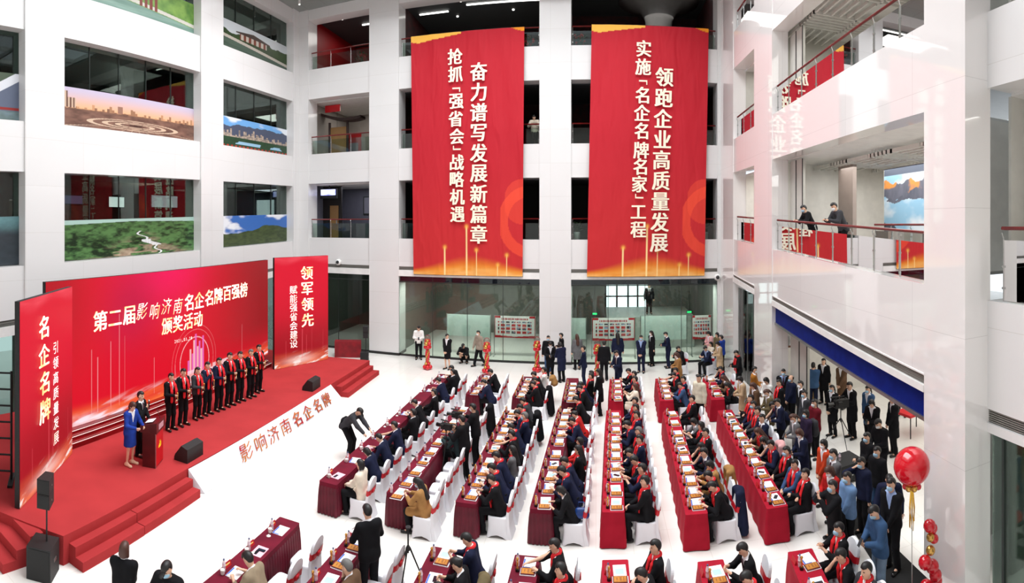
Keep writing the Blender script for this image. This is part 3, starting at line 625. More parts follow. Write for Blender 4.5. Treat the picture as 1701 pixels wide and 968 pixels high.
# scaffold frame behind the left side screen
sc = empty('scaffold_frame', (-11.95, 5.6, S), math.radians(56), 'black ladder-like scaffold frame behind the left side screen', 'scaffold')
FRM = mat('scaffold_black', (20, 20, 20), 0.5, .4)
for x in (0, .55): MB().tube([(x, 0, 0), (x, 0, 2.7)], .03).build('post', FRM, sc)
for k in range(7): MB().tube([(0, 0, .25 + k * .4), (.55, 0, .25 + k * .4)], .025).build('rung', FRM, sc)
for x in (0, .55): MB().box((x - .06, -.35, 0), (x + .06, .35, .06)).build('foot', FRM, sc)
# ---- hanging cloth banners
CLOTH = vmat('banner_cloth', 0.7, spec=.3, bump=.35)
def banner_paint(U, V):
    c = L3((188, 28, 44), (198, 42, 46), (240, 150, 30), (250, 190, 80), (232, 74, 52), (255, 230, 160))
    o = mixc(c[1], c[0], sst(.0, .6, V))
    def bl(col, w): nonlocal o; w = np.clip(w, 0, 1); o = o * (1 - w[:, None]) + col[None, :] * w[:, None]
    bl(c[3], ((V > .975 - .03 * np.sin(U * 3.6) * (U < .5)) & (V > .965 + .06 * U) & (U < .45)) * 1.0); bl(c[2], ((V > .978) & (U > .72) & (V > 1.03 - .045 * sst(.72, 1., U))) * 1.0)
    e1 = np.hypot((U - 1.06) * .52, V - .22); bl(c[4], ((e1 > .1) & (e1 < .145) & (U > .8)) * .8 + ((np.hypot((U - .98) * .6, V - .3) < .09) & (U > .84)) * .5)
    g = .045 * np.exp(-((U - .55) / .4) ** 2) + .01; bl(c[2], sst(g * 1.6, g * .4, V) * .9); bl(c[5], sst(g, 0, V) * fbm(U * 8, V * 80, 3) * .6)
    for uu, t, w in ((.3, .115, .005), (.5, .2, .004), (.59, .105, .005), (.78, .045, .005), (.86, .085, .004)): bl(c[5], (np.abs(U - uu) < w) * (V < t) * .9); bl(c[3], np.exp(-(((U - uu) / .015) ** 2 + ((V - t) / .008) ** 2)) * .9)
    return o
BY = 26.1
LETC = mat('cream_print', (255, 246, 222), 0.7, var=.02)
def banner(pxl, pxr, ytl, ytr, ybl, ybr, label, cols, seed):
    a = gY((pxl[0] + pxl[1]) / 2, ytl, BY); b = gY((pxr[0] + pxr[1]) / 2, ytr, BY); c = gY(pxl[1], ybl, BY); d = gY(pxr[1], ybr, BY)
    xtl, xtr, xbl, xbr = gY(pxl[0], ytl, BY).x, gY(pxr[0], ytr, BY).x, c.x, d.x
    zt, zb = (a.z + b.z) / 2, (c.z + d.z) / 2
    def mp(U, V):
        x = (xbl + (xtl - xbl) * V) * (1 - U) + (xbr + (xtr - xbr) * V) * U; z = zb + (zt - zb) * V
        wr = .07 * (fbm(U * 9 + V * 2.2, V * 2.4, seed, 3) - .5) + .025 * np.sin((U * 8 + V * 3 + fbm(U * 2, V * 2, seed + 1) * 4) * 2.2) * sst(.98, .5, V) * np.exp(-((U - .55) / .35) ** 2) + .016 * np.abs(np.sin((U + V * .6) * 16)) * sst(.6, 1, V)
        return np.stack([x, BY - .02 + wr * .9, z], -1)
    o = painted('hanging_banner', banner_paint, 150, 300, mp, CLOTH); tag(o, label, 'banner')
    for s, pts, sz in cols:
        m = MB()
        for ch, (px, py) in zip(s, pts):
            r = math.hypot(gY(px, py, BY).x, BY); w = sz * r / F
            cc = gY(px, py, BY)
            if ch in '「」': put_glyph(m, ch, cc, Vector((1, 0, 0)), Z, Vector((0, -1, 0)), w * .8, w * .8, .015, rot=-math.pi / 2, lift=.12)
            else: put_glyph(m, ch, cc, Vector((1, 0, 0)), Z, Vector((0, -1, 0)), w * 1.02, w * 1.12, .02, lift=.12)
        m.build('lettering', LETC, o)
    for z, xx0, xx1 in ((zt, xtl, xtr), (zb, xbl, xbr)): MB().tube([(xx0, BY + .03, z), (xx1, BY + .03, z)], .025).build('rod', mat('dark_pole', (60, 50, 48), .5), o)
lin_pts = lambda a, b, n: [(a[0] + (b[0] - a[0]) * i / (n - 1), a[1] + (b[1] - a[1]) * i / (n - 1)) for i in range(n)]
banner((683, 687), (871, 868), 60, 46, 457, 457, 'left tall red hanging banner with cream vertical slogan in two columns, bracketed words higher', [
    ('抢抓「强省会」战略机遇', [(757, 95), (757.5, 124), (759, 150), (759, 169), (758, 198), (760, 227), (760, 246), (760, 270), (760, 298), (760.5, 327), (761, 356)], 25), ('奋力谱写发展新篇章', lin_pts((796, 120), (796, 389), 9), 29)], 3)
banner((983, 975), (1177, 1170), 43, 46, 460, 457, 'right tall red hanging banner with cream vertical slogan beside the right wall', [
    ('实施「名企名牌名家」工程', [(1069, 82), (1068, 112), (1068, 138), (1066.5, 159), (1066, 188), (1065, 218), (1064.6, 250), (1063, 277), (1062, 306), (1061.6, 326), (1060, 352), (1060, 381)], 26), ('领跑企业高质量发展', lin_pts((1103, 129), (1094, 403), 9), 30)], 8)
# ---- balcony railings
def railing(name, p, q, zp, zq, label, n, h=1.03, inner=0):
    P, Q = Vector((*p, zp)), Vector((*q, zq)); o = empty(name, tuple(P), 0, label, 'railing'); P0 = P.copy(); Q = Q - P0; P = Vector((0, 0, 0))
    d = (Q - P); L = d.length; d.normalize(); s = Vector((d.y, -d.x, 0)).normalized()
    MB().tube([P + Z * h, Q + Z * h], .036, 10).build('handrail', WOODRED, o, True)
    for i in range(n + 1):
        c = P + (Q - P) * (i / n) ; c = c + d * (.04 if i == 0 else -.04 if i == n else 0)
        m = MB(); m.tube([c, c + Z * (h - .2)], .018, 6); m.tube([c + Z * (h - .2), c + Z * (h - .08) + s * .05, c + Z * h], .013, 6)
        for zz in (.25, .65): m.box((c.x - .03, c.y - .03, zz - .02), (c.x + .03, c.y + .03, zz + .02))
        m.build('post', STEEL, o)
    for i in range(n):
        a = P + (Q - P) * (i / n) + d * .05; b = P + (Q - P) * ((i + 1) / n) - d * .05; t = s * .006
        MB().hexa([a - t + Z * .02, b - t + Z * .02, b + t + Z * .02, a + t + Z * .02], [a - t + Z * (h - .22), b - t + Z * (h - .22), b + t + Z * (h - .22), a + t + Z * (h - .22)]).build('glass_panel', GLASS, o)
    return o
nmz = {6.13: 'second', 10.86: 'third', 15.68: 'fourth'}; nmb = ['far wall left bay', 'behind the left hanging banner', 'behind the right hanging banner']
for z, fl in nmz.items():
    for i, (x0, x1) in enumerate(FB): railing('balcony_railing', (x0 + .02, D + .3), (x1 - .02, D + .3), z, z, 'glass railing, dark red handrail, %s floor, %s' % (fl, nmb[i]), max(3, round((x1 - x0) / 1.25)))
railing('balcony_railing', (XR + .2, 18.15), (XR + .2, 8.88), ZR2s(18.2), ZR2s(8.88), 'long glass railing with dark red handrail where two men lean, right second floor', 8)
railing('balcony_railing', (XR + .2, 18.15), (XR + .2, 8.88), ZR3s(18.2), ZR3s(8.88), 'long glass railing with dark red handrail on the right third floor', 8)
railing('balcony_railing', (XR + .2, 23.65), (XR + .2, 20.45), ZR2s(23.7), ZR2s(20.4), 'short glass railing on the second floor beside the right corner column', 3)
railing('balcony_railing', (XR + .2, 23.65), (XR + .2, 20.45), ZR3s(23.7), ZR3s(20.4), 'short glass railing on the third floor beside the right corner column', 3)
railing('balcony_railing', (XR + .2, 23.65), (XR + .2, 20.45), 15.6, 15.6, 'short glass railing on the fourth floor beside the right corner column', 3)
railing('balcony_railing', (XN + .12, 7.25), (XN + .12, -2.5), 5.46, 5.46, 'nearest glass railing with thick red handrail at the right edge of the photo', 6, 1.36)
railing('balcony_railing', (9.4, 16.4), (9.4, 12.9), 5.85, 5.85, 'inner glass railing deep in the right second floor gallery before the painting', 3)
# mountain painting in the right gallery
def pic_mount(u, v):
    c = L3((70, 76, 92), (120, 122, 136), (226, 150, 76), (226, 236, 244), (150, 196, 224), (40, 46, 56), (88, 98, 116)); o = mixc(c[4], c[3], sst(.35, .6, fbm(u * 3, v * 4, 41)))
    q = v > .9; o[q] = c[6]; 
    for k, (b, a, f_, sd, lo) in enumerate(((.84, .3, 3, 2, .55), (.66, .34, 4, 7, .5), (.26, .3, 3, 12, .0))):
        h = b + a * (fbm(u * f_ + k, u * 0 + k, sd, 4) - .5) - (.25 * u if k == 2 else 0); q = (v < h) & (v > lo + .12 * fbm(u * 5, v * 5, 4)); t = fbm(u * 14, v * 6, sd + 3)
        cl = mixc(c[0], c[1], t)
        if k == 0: w = sst(.5, .65, fbm(u * 5, v * 5, 33)) * sst(.6, .75, v); cl = cl * (1 - w[:, None]) + c[2][None] * w[:, None]
        o[q] = (cl if k < 2 else mixc(c[5], c[6], t))[q]
    return o
p0, p1 = gX(1468, 270, 10.2), gX(1535, 262, 10.2)
frm = painted('landscape_painting', pic_mount, 100, 120, lambda U, V: np.stack([U * 0 + 10.2, 17.1 - 3.3 * U, 6.2 + 2.72 * V], -1), vmat('oil_paint', .5)); tag(frm, 'large painting of orange lit mountain peaks above white clouds, right gallery', 'painting')
MB().box((10.22, 13.75, 5.86), (10.3, 17.15, 8.95)).build('backing', WARMW, frm)
# ---------------------------------------------------------------- tables, chairs and what lies on them
BURG = mat('burgundy_cloth', (96, 10, 34), 0.75, rgb2=(112, 14, 40), spec=.2); CRIM = mat('crimson_cloth', (158, 12, 38), 0.75, rgb2=(172, 18, 44), spec=.2)
BURG2 = mat('burgundy_satin', (84, 10, 30), 0.5, rgb2=(104, 14, 38), spec=.3)
def perim(w, l, r, step):
    pts = []
    def arc(cx, cy, a0): 
        for i in range(5): a = a0 + math.pi / 2 * i / 4; pts.append((cx + r * math.cos(a), cy + r * math.sin(a), math.cos(a), math.sin(a)))
    def seg(x0, y0_, x1, y1_, nx, ny):
        n = max(1, int(math.hypot(x1 - x0, y1_ - y0_) / step))
        for i in range(1, n): t = i / n; pts.append((x0 + (x1 - x0) * t, y0_ + (y1_ - y0_) * t, nx, ny))
    arc(w - r, l - r, 0); seg(w - r, l, r, l, 0, 1); arc(r, l - r, math.pi / 2); seg(0, l - r, 0, r, -1, 0); arc(r, r, math.pi); seg(r, 0, w - r, 0, 0, -1); arc(w - r, r, math.pi * 1.5); seg(w, r, w, l - r, 1, 0)
    return pts
TW = .48; TH = .76
def table(x0, y0_, x1, y1_, pleated, label, group):
    L = math.hypot(x1 - x0, y1_ - y0_); rz = math.atan2(-(x1 - x0), y1_ - y0_)
    o = empty('conference_table', (x0, y0_, 0), rz, label, 'table', group)
    pp = perim(TW, L, .03, .022 if pleated else .06); n = len(pp)
    m = MB(); m.add([(x, y, TH) for x, y, a, b in pp] + [(x, y, TH - .03) for x, y, a, b in pp] + [(x + a * .004, y + b * .004, TH - .1) for x, y, a, b in pp], [tuple(range(n))] + [(k * n + i, (k + 1) * n + i, (k + 1) * n + (i + 1) % n, k * n + (i + 1) % n) for k in (0, 1) for i in range(n)])
    m.build('tablecloth', BURG if pleated else CRIM, o)
    m = MB(); s = 0; rings = []
    zs = (TH - .09, TH - .2, .38, .02)
    for k, z in enumerate(zs):
        ring = []; s = 0
        for i, (x, y, a, b) in enumerate(pp):
            t = k / 3; off = (.002 + .05 * t) if not pleated else .004 + .035 * t
            if pleated: s += math.hypot(x - pp[i - 1][0], y - pp[i - 1][1]); off += (.006 + .014 * t) * math.sin(s / .088 * 2 * math.pi)
            else: off += .012 * t * math.sin(i * .7)
            ring.append((x + a * off, y + b * off, z))
        m.v += ring
    m.f += [(k * n + i, (k + 1) * n + i, (k + 1) * n + (i + 1) % n, k * n + (i + 1) % n) for k in range(3) for i in range(n)]; m.m += [0] * (3 * n)
    m.build('table_skirt', BURG2 if pleated else CRIM, o, True)
    return o
BL = {1: {'B': (-6.34, 11.15, -6.32, 21.05), 'C': (-6.12, 6.3, -6.26, 9.35)}, 2: {'A': (-4.67, 18.8, -4.68, 21.45), 'B': (-4.68, 11.33, -4.66, 17.4), 'C': (-4.72, 6.5, -4.72, 9.58)},
      3: {'A': (-2.97, 18.8, -2.97, 21.4), 'B': (-3.08, 11.45, -3.0, 17.4), 'C': (-3.05, 6.8, -3.07, 9.75)}, 4: {'A': (-1.19, 18.55, -1.17, 21.35), 'B': (-1.43, 11.48, -1.27, 17.7), 'C': (-1.53, 7, -1.5, 9.85)},
      5: {'A': (.46, 18.63, .54, 21.22), 'B': (.13, 11.42, .34, 17.66), 'C': (.1, 7, .11, 9.8)}, 6: {'A': (2.21, 18.46, 2.35, 21.17), 'B': (1.88, 11.15, 2.18, 17.4), 'C': (1.72, 7, 1.83, 9.57)},
      7: {'A': (3.99, 18.27, 4.19, 20.82), 'B': (3.62, 10.96, 3.97, 17.2), 'C': (3.2, 6.9, 3.51, 9.4)}}
ORD = 'first second third fourth fifth sixth seventh eighth ninth tenth'.split()
BN = {'A': 'far table', 'B': 'long table', 'C': 'near table'}
for r in BL:
    for b, q in BL[r].items():
        table(*q, r <= 4, '%s %s under %s cloth, %s row from the stage' % ({'A': 'short', 'B': 'long', 'C': 'cut off'}[b], {'A': 'far table', 'B': 'middle table', 'C': 'table at the photo bottom'}[b], 'pleated burgundy' if r <= 4 else 'plain crimson', ORD[r - 1]), 'conference tables in seven rows')
def edge_x(r, b, y):
    x0, y0_, x1, y1_ = BL[r][b]; return x0 + (x1 - x0) * (y - y0_) / (y1_ - y0_)
# chair under a white cover, local +Y is the sitter's front
WCOV = mat('white_chair_cover', (238, 239, 244), 0.8, var=.02); SASH = mat('red_sash', (196, 18, 34), 0.5)
def chair_parts():
    n = 40; m = MB(); rings = [(.44, .20, 0), (.462, .205, 0), (.455, .225, 0), (.42, .232, 0), (.25, .225, .0), (.12, .238, .0), (.0, .262, .07)]
    for z, hw, arch in rings:
        for j in range(n):
            t = 2 * math.pi * j / n; c, s = math.cos(t), math.sin(t); e = .35
            x = hw * math.copysign(abs(c) ** e, c); y = hw * math.copysign(abs(s) ** e, s)
            k = abs(math.sin(2 * t)); zz = z + arch * (1 - k) ** 1.2 ; x *= 1 - .12 * (arch > 0) * (1 - k); y *= 1 - .12 * (arch > 0) * (1 - k)
            m.v.append((x, y, zz))
    for i in range(len(rings) - 1):
        for j in range(n): m.f.append((i * n + j, (i + 1) * n + j, (i + 1) * n + (j + 1) % n, i * n + (j + 1) % n)); m.m.append(0)
    m.f.append(tuple(range(n))); m.m.append(0)
    seat = m.mesh('seat_cover', WCOV, True)
    def back(z): return -.215 - max(0, z - .46) * .17 - max(0, .46 - z) * .10
    outl = [(-.225, .0), (-.2, .25), (-.205, .5), (-.2, .78)] + [(-.2 * math.cos(math.pi * k / 16), .80 + .17 * math.sin(math.pi * k / 16)) for k in range(17)] + [(.2, .78), (.205, .5), (.2, .25), (.225, .0)]
    m = MB(); N = len(outl)
    for dy in (.03, -.03): m.v += [(x, back(z) + dy - (.04 if z < .1 and dy < 0 else 0), z) for x, z in outl]
    h = N // 2
    for k in range(h): 
        a, b_, c, d_ = k, k + 1, N - 2 - k, N - 1 - k
        if b_ >= c: continue
        m.f += [(a, b_, c, d_), (N + d_, N + c, N + b_, N + a)]; m.m += [0, 0]
    m.f += [(i, N + i, N + i + 1, i + 1) for i in range(N - 1)]; m.m += [0] * (N - 1)
    bk = m.mesh('back_cover', WCOV, False)
    m = MB(); zz = (.60, .72); rx, ry = .222, .048
    for z in zz:
        for j in range(16):
            t = 2 * math.pi * j / 16; c, s = math.cos(t), math.sin(t); m.v.append((rx * math.copysign(abs(c) ** .5, c), back(z) + ry * math.copysign(abs(s) ** .5, s), z + (.012 * math.sin(j * 2.1))))
    m.f += [(j, (j + 1) % 16, 16 + (j + 1) % 16, 16 + j) for j in range(16)]; m.m += [0] * 16
    m.box((-.05, back(.66) - .075, .62), (.05, back(.66) - .045, .7))
    sa = m.mesh('sash', SASH, True)
    return [('seat_cover', seat), ('back_cover', bk), ('sash', sa)]
CH = chair_parts()
def chair(x, y, rz, label, grp='white covered chairs at the tables'):
    o = empty('banquet_chair', (x, y, 0), rz, label, 'chair', grp)
    for n, me in CH: link(n, me, o)
    return o
# small things on the tables: one of each kind, then copies
PLAST = mat('bottle_plastic', (236, 224, 232), .12); PLAST.node_tree.nodes['Principled BSDF'].inputs['Alpha'].default_value = .5; CAPB = mat('bottle_cap', (70, 80, 120), .4); LBL = mat('bottle_label', (206, 150, 160), .5, rgb2=(236, 226, 232), scale=30)
PAPER = mat('white_paper', (244, 244, 246), .7, var=.01); PINKP = mat('pink_paper', (246, 190, 204), .7); BLUEB = mat('blue_print', (40, 92, 190), .6); CYAN = mat('pale_blue_print', (176, 222, 238), .6)
GOLDW = mat('gold_wood_plate', (206, 142, 62), .35, .25, rgb2=(186, 120, 46), scale=14); TRAY = mat('dark_red_tray', (92, 16, 26), .5); GOLD = mat('gold_metal', (226, 168, 84), .25, .85); BLK = mat('black_base', (18, 17, 17), .3)
REDC = mat('red_card', (186, 22, 32), .5); YEL = mat('yellow_print', (244, 214, 120), .6); CUPW = mat('white_porcelain', (238, 234, 230), .2); ENG = mat('engraved_mark', (150, 92, 34), .5)
PHONE = mat('phone_black', (14, 14, 16), .15)
def P_bottle():
    m = MB().lathe([(.028, 0), (.033, .01), (.033, .07), (.03, .085), (.033, .1), (.033, .15), (.02, .185), (.013, .195), (.013, .205)], 12)
    return [('water_bottle', m.mesh('bottle', PLAST, True)), ('label', MB().lathe([(.0336, .085), (.0336, .135)], 12).mesh('label', LBL, True)), ('cap', MB().lathe([(.015, .2), (.016, .202), (.016, .222), (.012, .224)], 10).mesh('cap', CAPB, True))]
def P_card():
    m = MB().add([(-.03, -.09, 0), (.03, -.09, 0), (.0, -.09, .095), (-.03, .09, 0), (.03, .09, 0), (.0, .09, .095)], [(0, 1, 2), (5, 4, 3), (0, 2, 5, 3), (1, 4, 5, 2), (0, 3, 4, 1)])
    t = MB()
    t.add([(.0176, -.06, .043), (.0176, .06, .043), (.0106, .06, .064), (.0106, -.06, .064)], [(0, 1, 2, 3)])
    return [('name_card', m.mesh('card', REDC)), ('lettering', t.mesh('lt', YEL))]
def P_folder(body, kind):
    m = MB().box((-.115, -.16, 0), (.115, .16, .006)); out = [('document_folder', m.mesh('folder', body))]
    t = MB()
    if kind == 0: t.box((-.112, -.155, .006), (.03, -.13, .007)); t.box((-.112, -.13, .006), (-.085, .1, .007)); out.append(('print_band', t.mesh('band', BLUEB)))
    elif kind == 1: t.box((-.08, -.1, .006), (.07, .05, .007)); out.append(('print_band', t.mesh('band', CYAN)))
    else: t.box((-.06, -.12, .006), (.0, .02, .014)); out.append(('pen_note', t.mesh('note', PHONE)))
    return out
def P_plaque():
    return [('award_plaque', MB().box((-.13, -.105, 0), (.15, .095, .012)).mesh('tr', PAPER)), ('tray', MB().box((-.12, -.095, .012), (.135, .085, .026)).mesh('tray', TRAY)),
            ('gold_plate', MB().box((-.105, -.08, .026), (.115, .07, .032)).mesh('plate', GOLDW)), ('engraving', (lambda t: (t.box((.0, -.05, .032), (.03, .04, .0325)), t.box((-.06, -.03, .032), (-.04, .03, .0325)), t.box((.06, -.05, .032), (.075, .05, .0325)), t)[-1])(MB()).mesh('eng', ENG))]
def P_trophy():
    m = MB().lathe([(.022, .05), (.03, .06), (.012, .09), (.016, .13), (.022, .17), (.012, .205), (.018, .22), (.03, .245), (.03, .262), (.012, .285), (.001, .29)], 12)
    m.tube([(.0, .0, .17), (.03, .0, .2), (.012, 0, .235)], .007, 6); m.tube([(.0, .0, .17), (-.03, .01, .2), (-.012, 0, .235)], .007, 6)
    return [('trophy', m.mesh('figure', GOLD, True)), ('base', MB().prism([(.045 * math.cos(math.pi / 4 * k), .045 * math.sin(math.pi / 4 * k)) for k in range(8)], 0, .055).mesh('base', BLK))]
def P_cup():
    m = MB().lathe([(.03, 0), (.036, .01), (.042, .08), (.042, .088), (.036, .088), (.034, .012), (.001, .01)], 14)
    h = MB().tube([(.04, 0, .07), (.066, 0, .062), (.066, 0, .03), (.038, 0, .02)], .006, 6)
    l = MB().lathe([(.046, .0), (.046, .006), (.02, .018), (.008, .02), (.01, .034), (.001, .036)], 14, (0, -.12, 0))
    return [('tea_cup', m.mesh('cup', CUPW, True)), ('handle', h.mesh('handle', CUPW, True)), ('lid', l.mesh('lid', CUPW, True))]
def P_phone(): return [('mobile_phone', MB().box((-.037, -.075, 0), (.037, .075, .008)).mesh('phone', PHONE)), ('screen', MB().box((-.034, -.071, .008), (.034, .071, .0085)).mesh('scr', mat('phone_screen', (30, 34, 44), .08)))]
KIT = {'bottle': (P_bottle(), 'bottle', 'water bottles on the tables'), 'card': (P_card(), 'name card', 'red name cards on the tables'), 'folder': (P_folder(PAPER, 0), 'folder', 'document folders on the tables'), 'folder2': (P_folder(PAPER, 1), 'folder', 'document folders on the tables'),
       'pink': (P_folder(PINKP, 2), 'folder', 'document folders on the tables'), 'plaque': (P_plaque(), 'plaque', 'award plaques on the tables'), 'trophy': (P_trophy(), 'trophy', 'gold trophies on the tables'), 'cup': (P_cup(), 'cup', 'white tea cups on the tables'), 'phone': (P_phone(), 'phone', 'phones on the tables')}
TXT = {'bottle': 'clear water bottle', 'card': 'red folded name card', 'folder': 'white folder with blue edge', 'folder2': 'white folder with pale blue print', 'pink': 'pink paper folder', 'plaque': 'gold plaque in a red tray', 'trophy': 'gold trophy on black base', 'cup': 'white lidded tea cup', 'phone': 'black phone'}
def item(k, x, y, z, rz, label):
    parts, cat, grp = KIT[k]; r = link(parts[0][0], parts[0][1]); r.scale = (.85,) * 3 if k == 'trophy' else (1, 1, 1); r.location = (x, y, z); r.rotation_euler = (0, 0, rz); tag(r, label, cat, grp)
    for n, me in parts[1:]: link(n, me, r)
    return r
# seats: (y, pose, top, extras) from far to near; pose None = empty chair
SEATS = {
 (1, 'B'): [(20.6, 'write', 'blk', ''), (19.7, 'lap', 'blk', ''), (18.75, 'write', 'nvy', ''), (17.3, 'lap', 'blk', ''), (16.2, 'write', 'blk', ''), (15.2, 'lap', 'blk', ''), (14.1, 'reach', 'nvy', ''), (13.3, 'write', 'nvy', ''), (12.45, 'write', 'nvy', 'bob'), (11.5, 'lap', 'crm', 'bob')],
 (1, 'C'): [(8.85, None, '', ''), (8.05, None, '', ''), (7.3, 'write', 'bei', '')],
 (2, 'A'): [(20.95, None, '', ''), (20.3, 'write', 'blk', ''), (19.65, None, '', ''), (19.0, 'write', 'nvy', '')],
 (2, 'B'): [(17.15, None, '', ''), (16.55, None, '', ''), (15.95, None, '', ''), (15.3, None, '', ''), (14.4, 'phone', 'grn', 'm'), (13.75, None, '', ''), (13.15, None, '', ''), (12.55, None, '', ''), (11.95, None, '', ''), (11.35, 'phone', 'cam', 'l m')],
 (2, 'C'): [(9.25, None, '', ''), (8.65, None, '', ''), (8.0, 'chin', 'brn', 'g')],
 (3, 'A'): [(20.85, 'lap', 'wht', 's b'), (20.15, 'write', 'blk', 's'), (19.55, 'phone', 'blk', 's'), (18.95, 'phone', 'blk', 's')],
 (3, 'B'): [(17.2, 'write', 'chr', 's'), (16.7, 'write', 'blk', 's'), (16.15, 'write', 'nvy', 's'), (15.6, 'lap', 'nvy', 's m g'), (15.0, 'write', 'nvy', 's'), (14.3, 'reach', 'blk', 's'), (13.5, 'lap', 'gry', 's l'), (12.95, 'write', 'nvy', 's'), (12.38, 'write', 'nvy', 's'), (11.8, 'phone', 'blk', 's')],
 (3, 'C'): [(9.45, 'phone', 'nvy', 's'), (8.72, 'phone', 'blk', 'b'), (8.0, 'write', 'blk', 'cap')],
 (4, 'A'): [(20.4, 'cross', 'blk', 's'), (19.85, 'cross', 'blk', 's'), (19.25, 'write', 'nvy', 's'), (18.65, 'write', 'blk', 's')],
 (4, 'B'): [(17.45, 'write', 'blk', 's'), (16.85, None, '', ''), (16.3, 'write', 'red', 'b'), (15.6, 'write', 'nvy', 's'), (15.0, None, '', ''), (14.2, 'lap', 'red', 'bob'), (13.55, 'lap', 'blk', 'l s'), (12.95, 'write', 'nvy', 's'), (12.35, 'write', 'nvy', 's'), (11.7, 'write', 'blk', 'bob')],
 (4, 'C'): [(9.5, 'reach', 'blk', 's'), (8.8, 'lap', 'blk', 's'), (8.1, None, '', '')],
 (5, 'A'): [(20.75, 'phone', 'blk', 's'), (20.15, 'lap', 'nvy', 's'), (19.45, 'lap', 'blk', 's'), (18.8, 'clap', 'crm', 'l')],
 (5, 'B'): [(17.15, 'lap', 'nvy', 's'), (16.55, 'lap', 'blk', 's'), (15.9, 'lap', 'nvy', 's'), (15.2, 'write', 'nvy', 's'), (14.65, 'lap', 'blk', 's g'), (14.1, 'lap', 'nvy', 's'), (13.5, 'write', 'nvy', ''), (12.95, 'phone', 'blk', 's'), (12.3, 'clap', 'nvy', 's'), (11.7, 'lap', 'blk', 's')],
 (5, 'C'): [(9.35, 'lap', 'blk', 's'), (8.75, 'write', 'blk', '')],
 (6, 'A'): [(20.6, 'reach', 'blk', 's'), (20.0, 'write', 'blk', 's'), (19.4, 'lap', 'nvy', 's'), (18.8, 'phone', 'blu', 's')],
 (6, 'B'): [(17.1, 'lap', 'blk', 's'), (16.3, None, '', ''), (15.45, 'phone', 'gry', 'bob'), (14.9, 'clap', 'blk', 's bob'), (14.3, 'lap', 'blk', 's'), (13.7, 'chin', 'blk', 's bob'), (13.1, 'chin', 'nvy', ''), (12.55, 'phone', 'cam', 's bob'), (12.0, 'write', 'blk', 's'), (11.5, 'write', 'blk', 's')],
 (6, 'C'): [(9.1, 'phone', 'blk', ''), (8.4, 'write', 'blk', 's')],
 (7, 'A'): [(20.55, 'chin', 'nvy', 's'), (19.6, 'write', 'brn', 'l'), (18.75, 'write', 'blk', 's l')],
 (7, 'B'): [(16.6, 'cross', 'blk', 's'), (16.0, 'lap', 'nvy', 's m'), (15.45, 'lap', 'chr', 's'), (14.9, 'lap', 'nvy', ''), (14.3, 'write', 'brn', 'l s'), (13.75, 'write', 'blk', 'l'), (13.15, 'chin', 'nvy', 's'), (12.5, 'lap', 'blk', 's m'), (11.85, 'lap', 'blu', 's'), (11.25, 'cross', 'blk', 's')],
 (7, 'C'): [(8.95, 'clap', 'blk', 's m'), (8.25, 'chin', 'blk', 's'), (7.65, 'lap', 'chr', 's')]}
rnd = random.Random(3)
for (r, b), seats in SEATS.items():
    for i, (y, pose, top, ex) in enumerate(seats):
        x = edge_x(r, b, y) + .02; where = '%s place from far end, %s, %s row' % (ORD[i], BN[b], ORD[r - 1])
        cx = x + (TW + .43 if pose else TW + .38) + (rnd.uniform(-.02, .03)); 
        chair(cx, y + rnd.uniform(-.02, .02), math.pi / 2 + rnd.uniform(-.06, .06), 'white covered chair with red sash, ' + where)
        lst = [('card', .035, .12, 0), ('bottle', .09, .0 + rnd.uniform(-.03, .03), rnd.uniform(0, 6))]
        if r == 1:
            lst += [('cup', .12, -.1, rnd.uniform(0, 6)), ('pink' if i % 2 else 'folder', .27, .08, rnd.uniform(-.15, .15))]
        else:
            lst += [('folder' if rnd.random() < .6 else 'folder2', .29, .13, rnd.uniform(-.1, .1)), ('plaque', .28, -.13, rnd.uniform(-.04, .04) )]
            if r > 2 or b == 'C': lst.append(('trophy', .1, -.12, rnd.uniform(0, 6)))
        if rnd.random() < .25: lst.append(('phone', .3, .12, rnd.uniform(0, 3)))
        for k, dx, dy, rz in lst:
            z = TH + .001 + (.009 if k == 'phone' else 0)
            item(k, x + dx + rnd.uniform(-.01, .01), y + dy, z, rz, TXT[k] + ', ' + where)
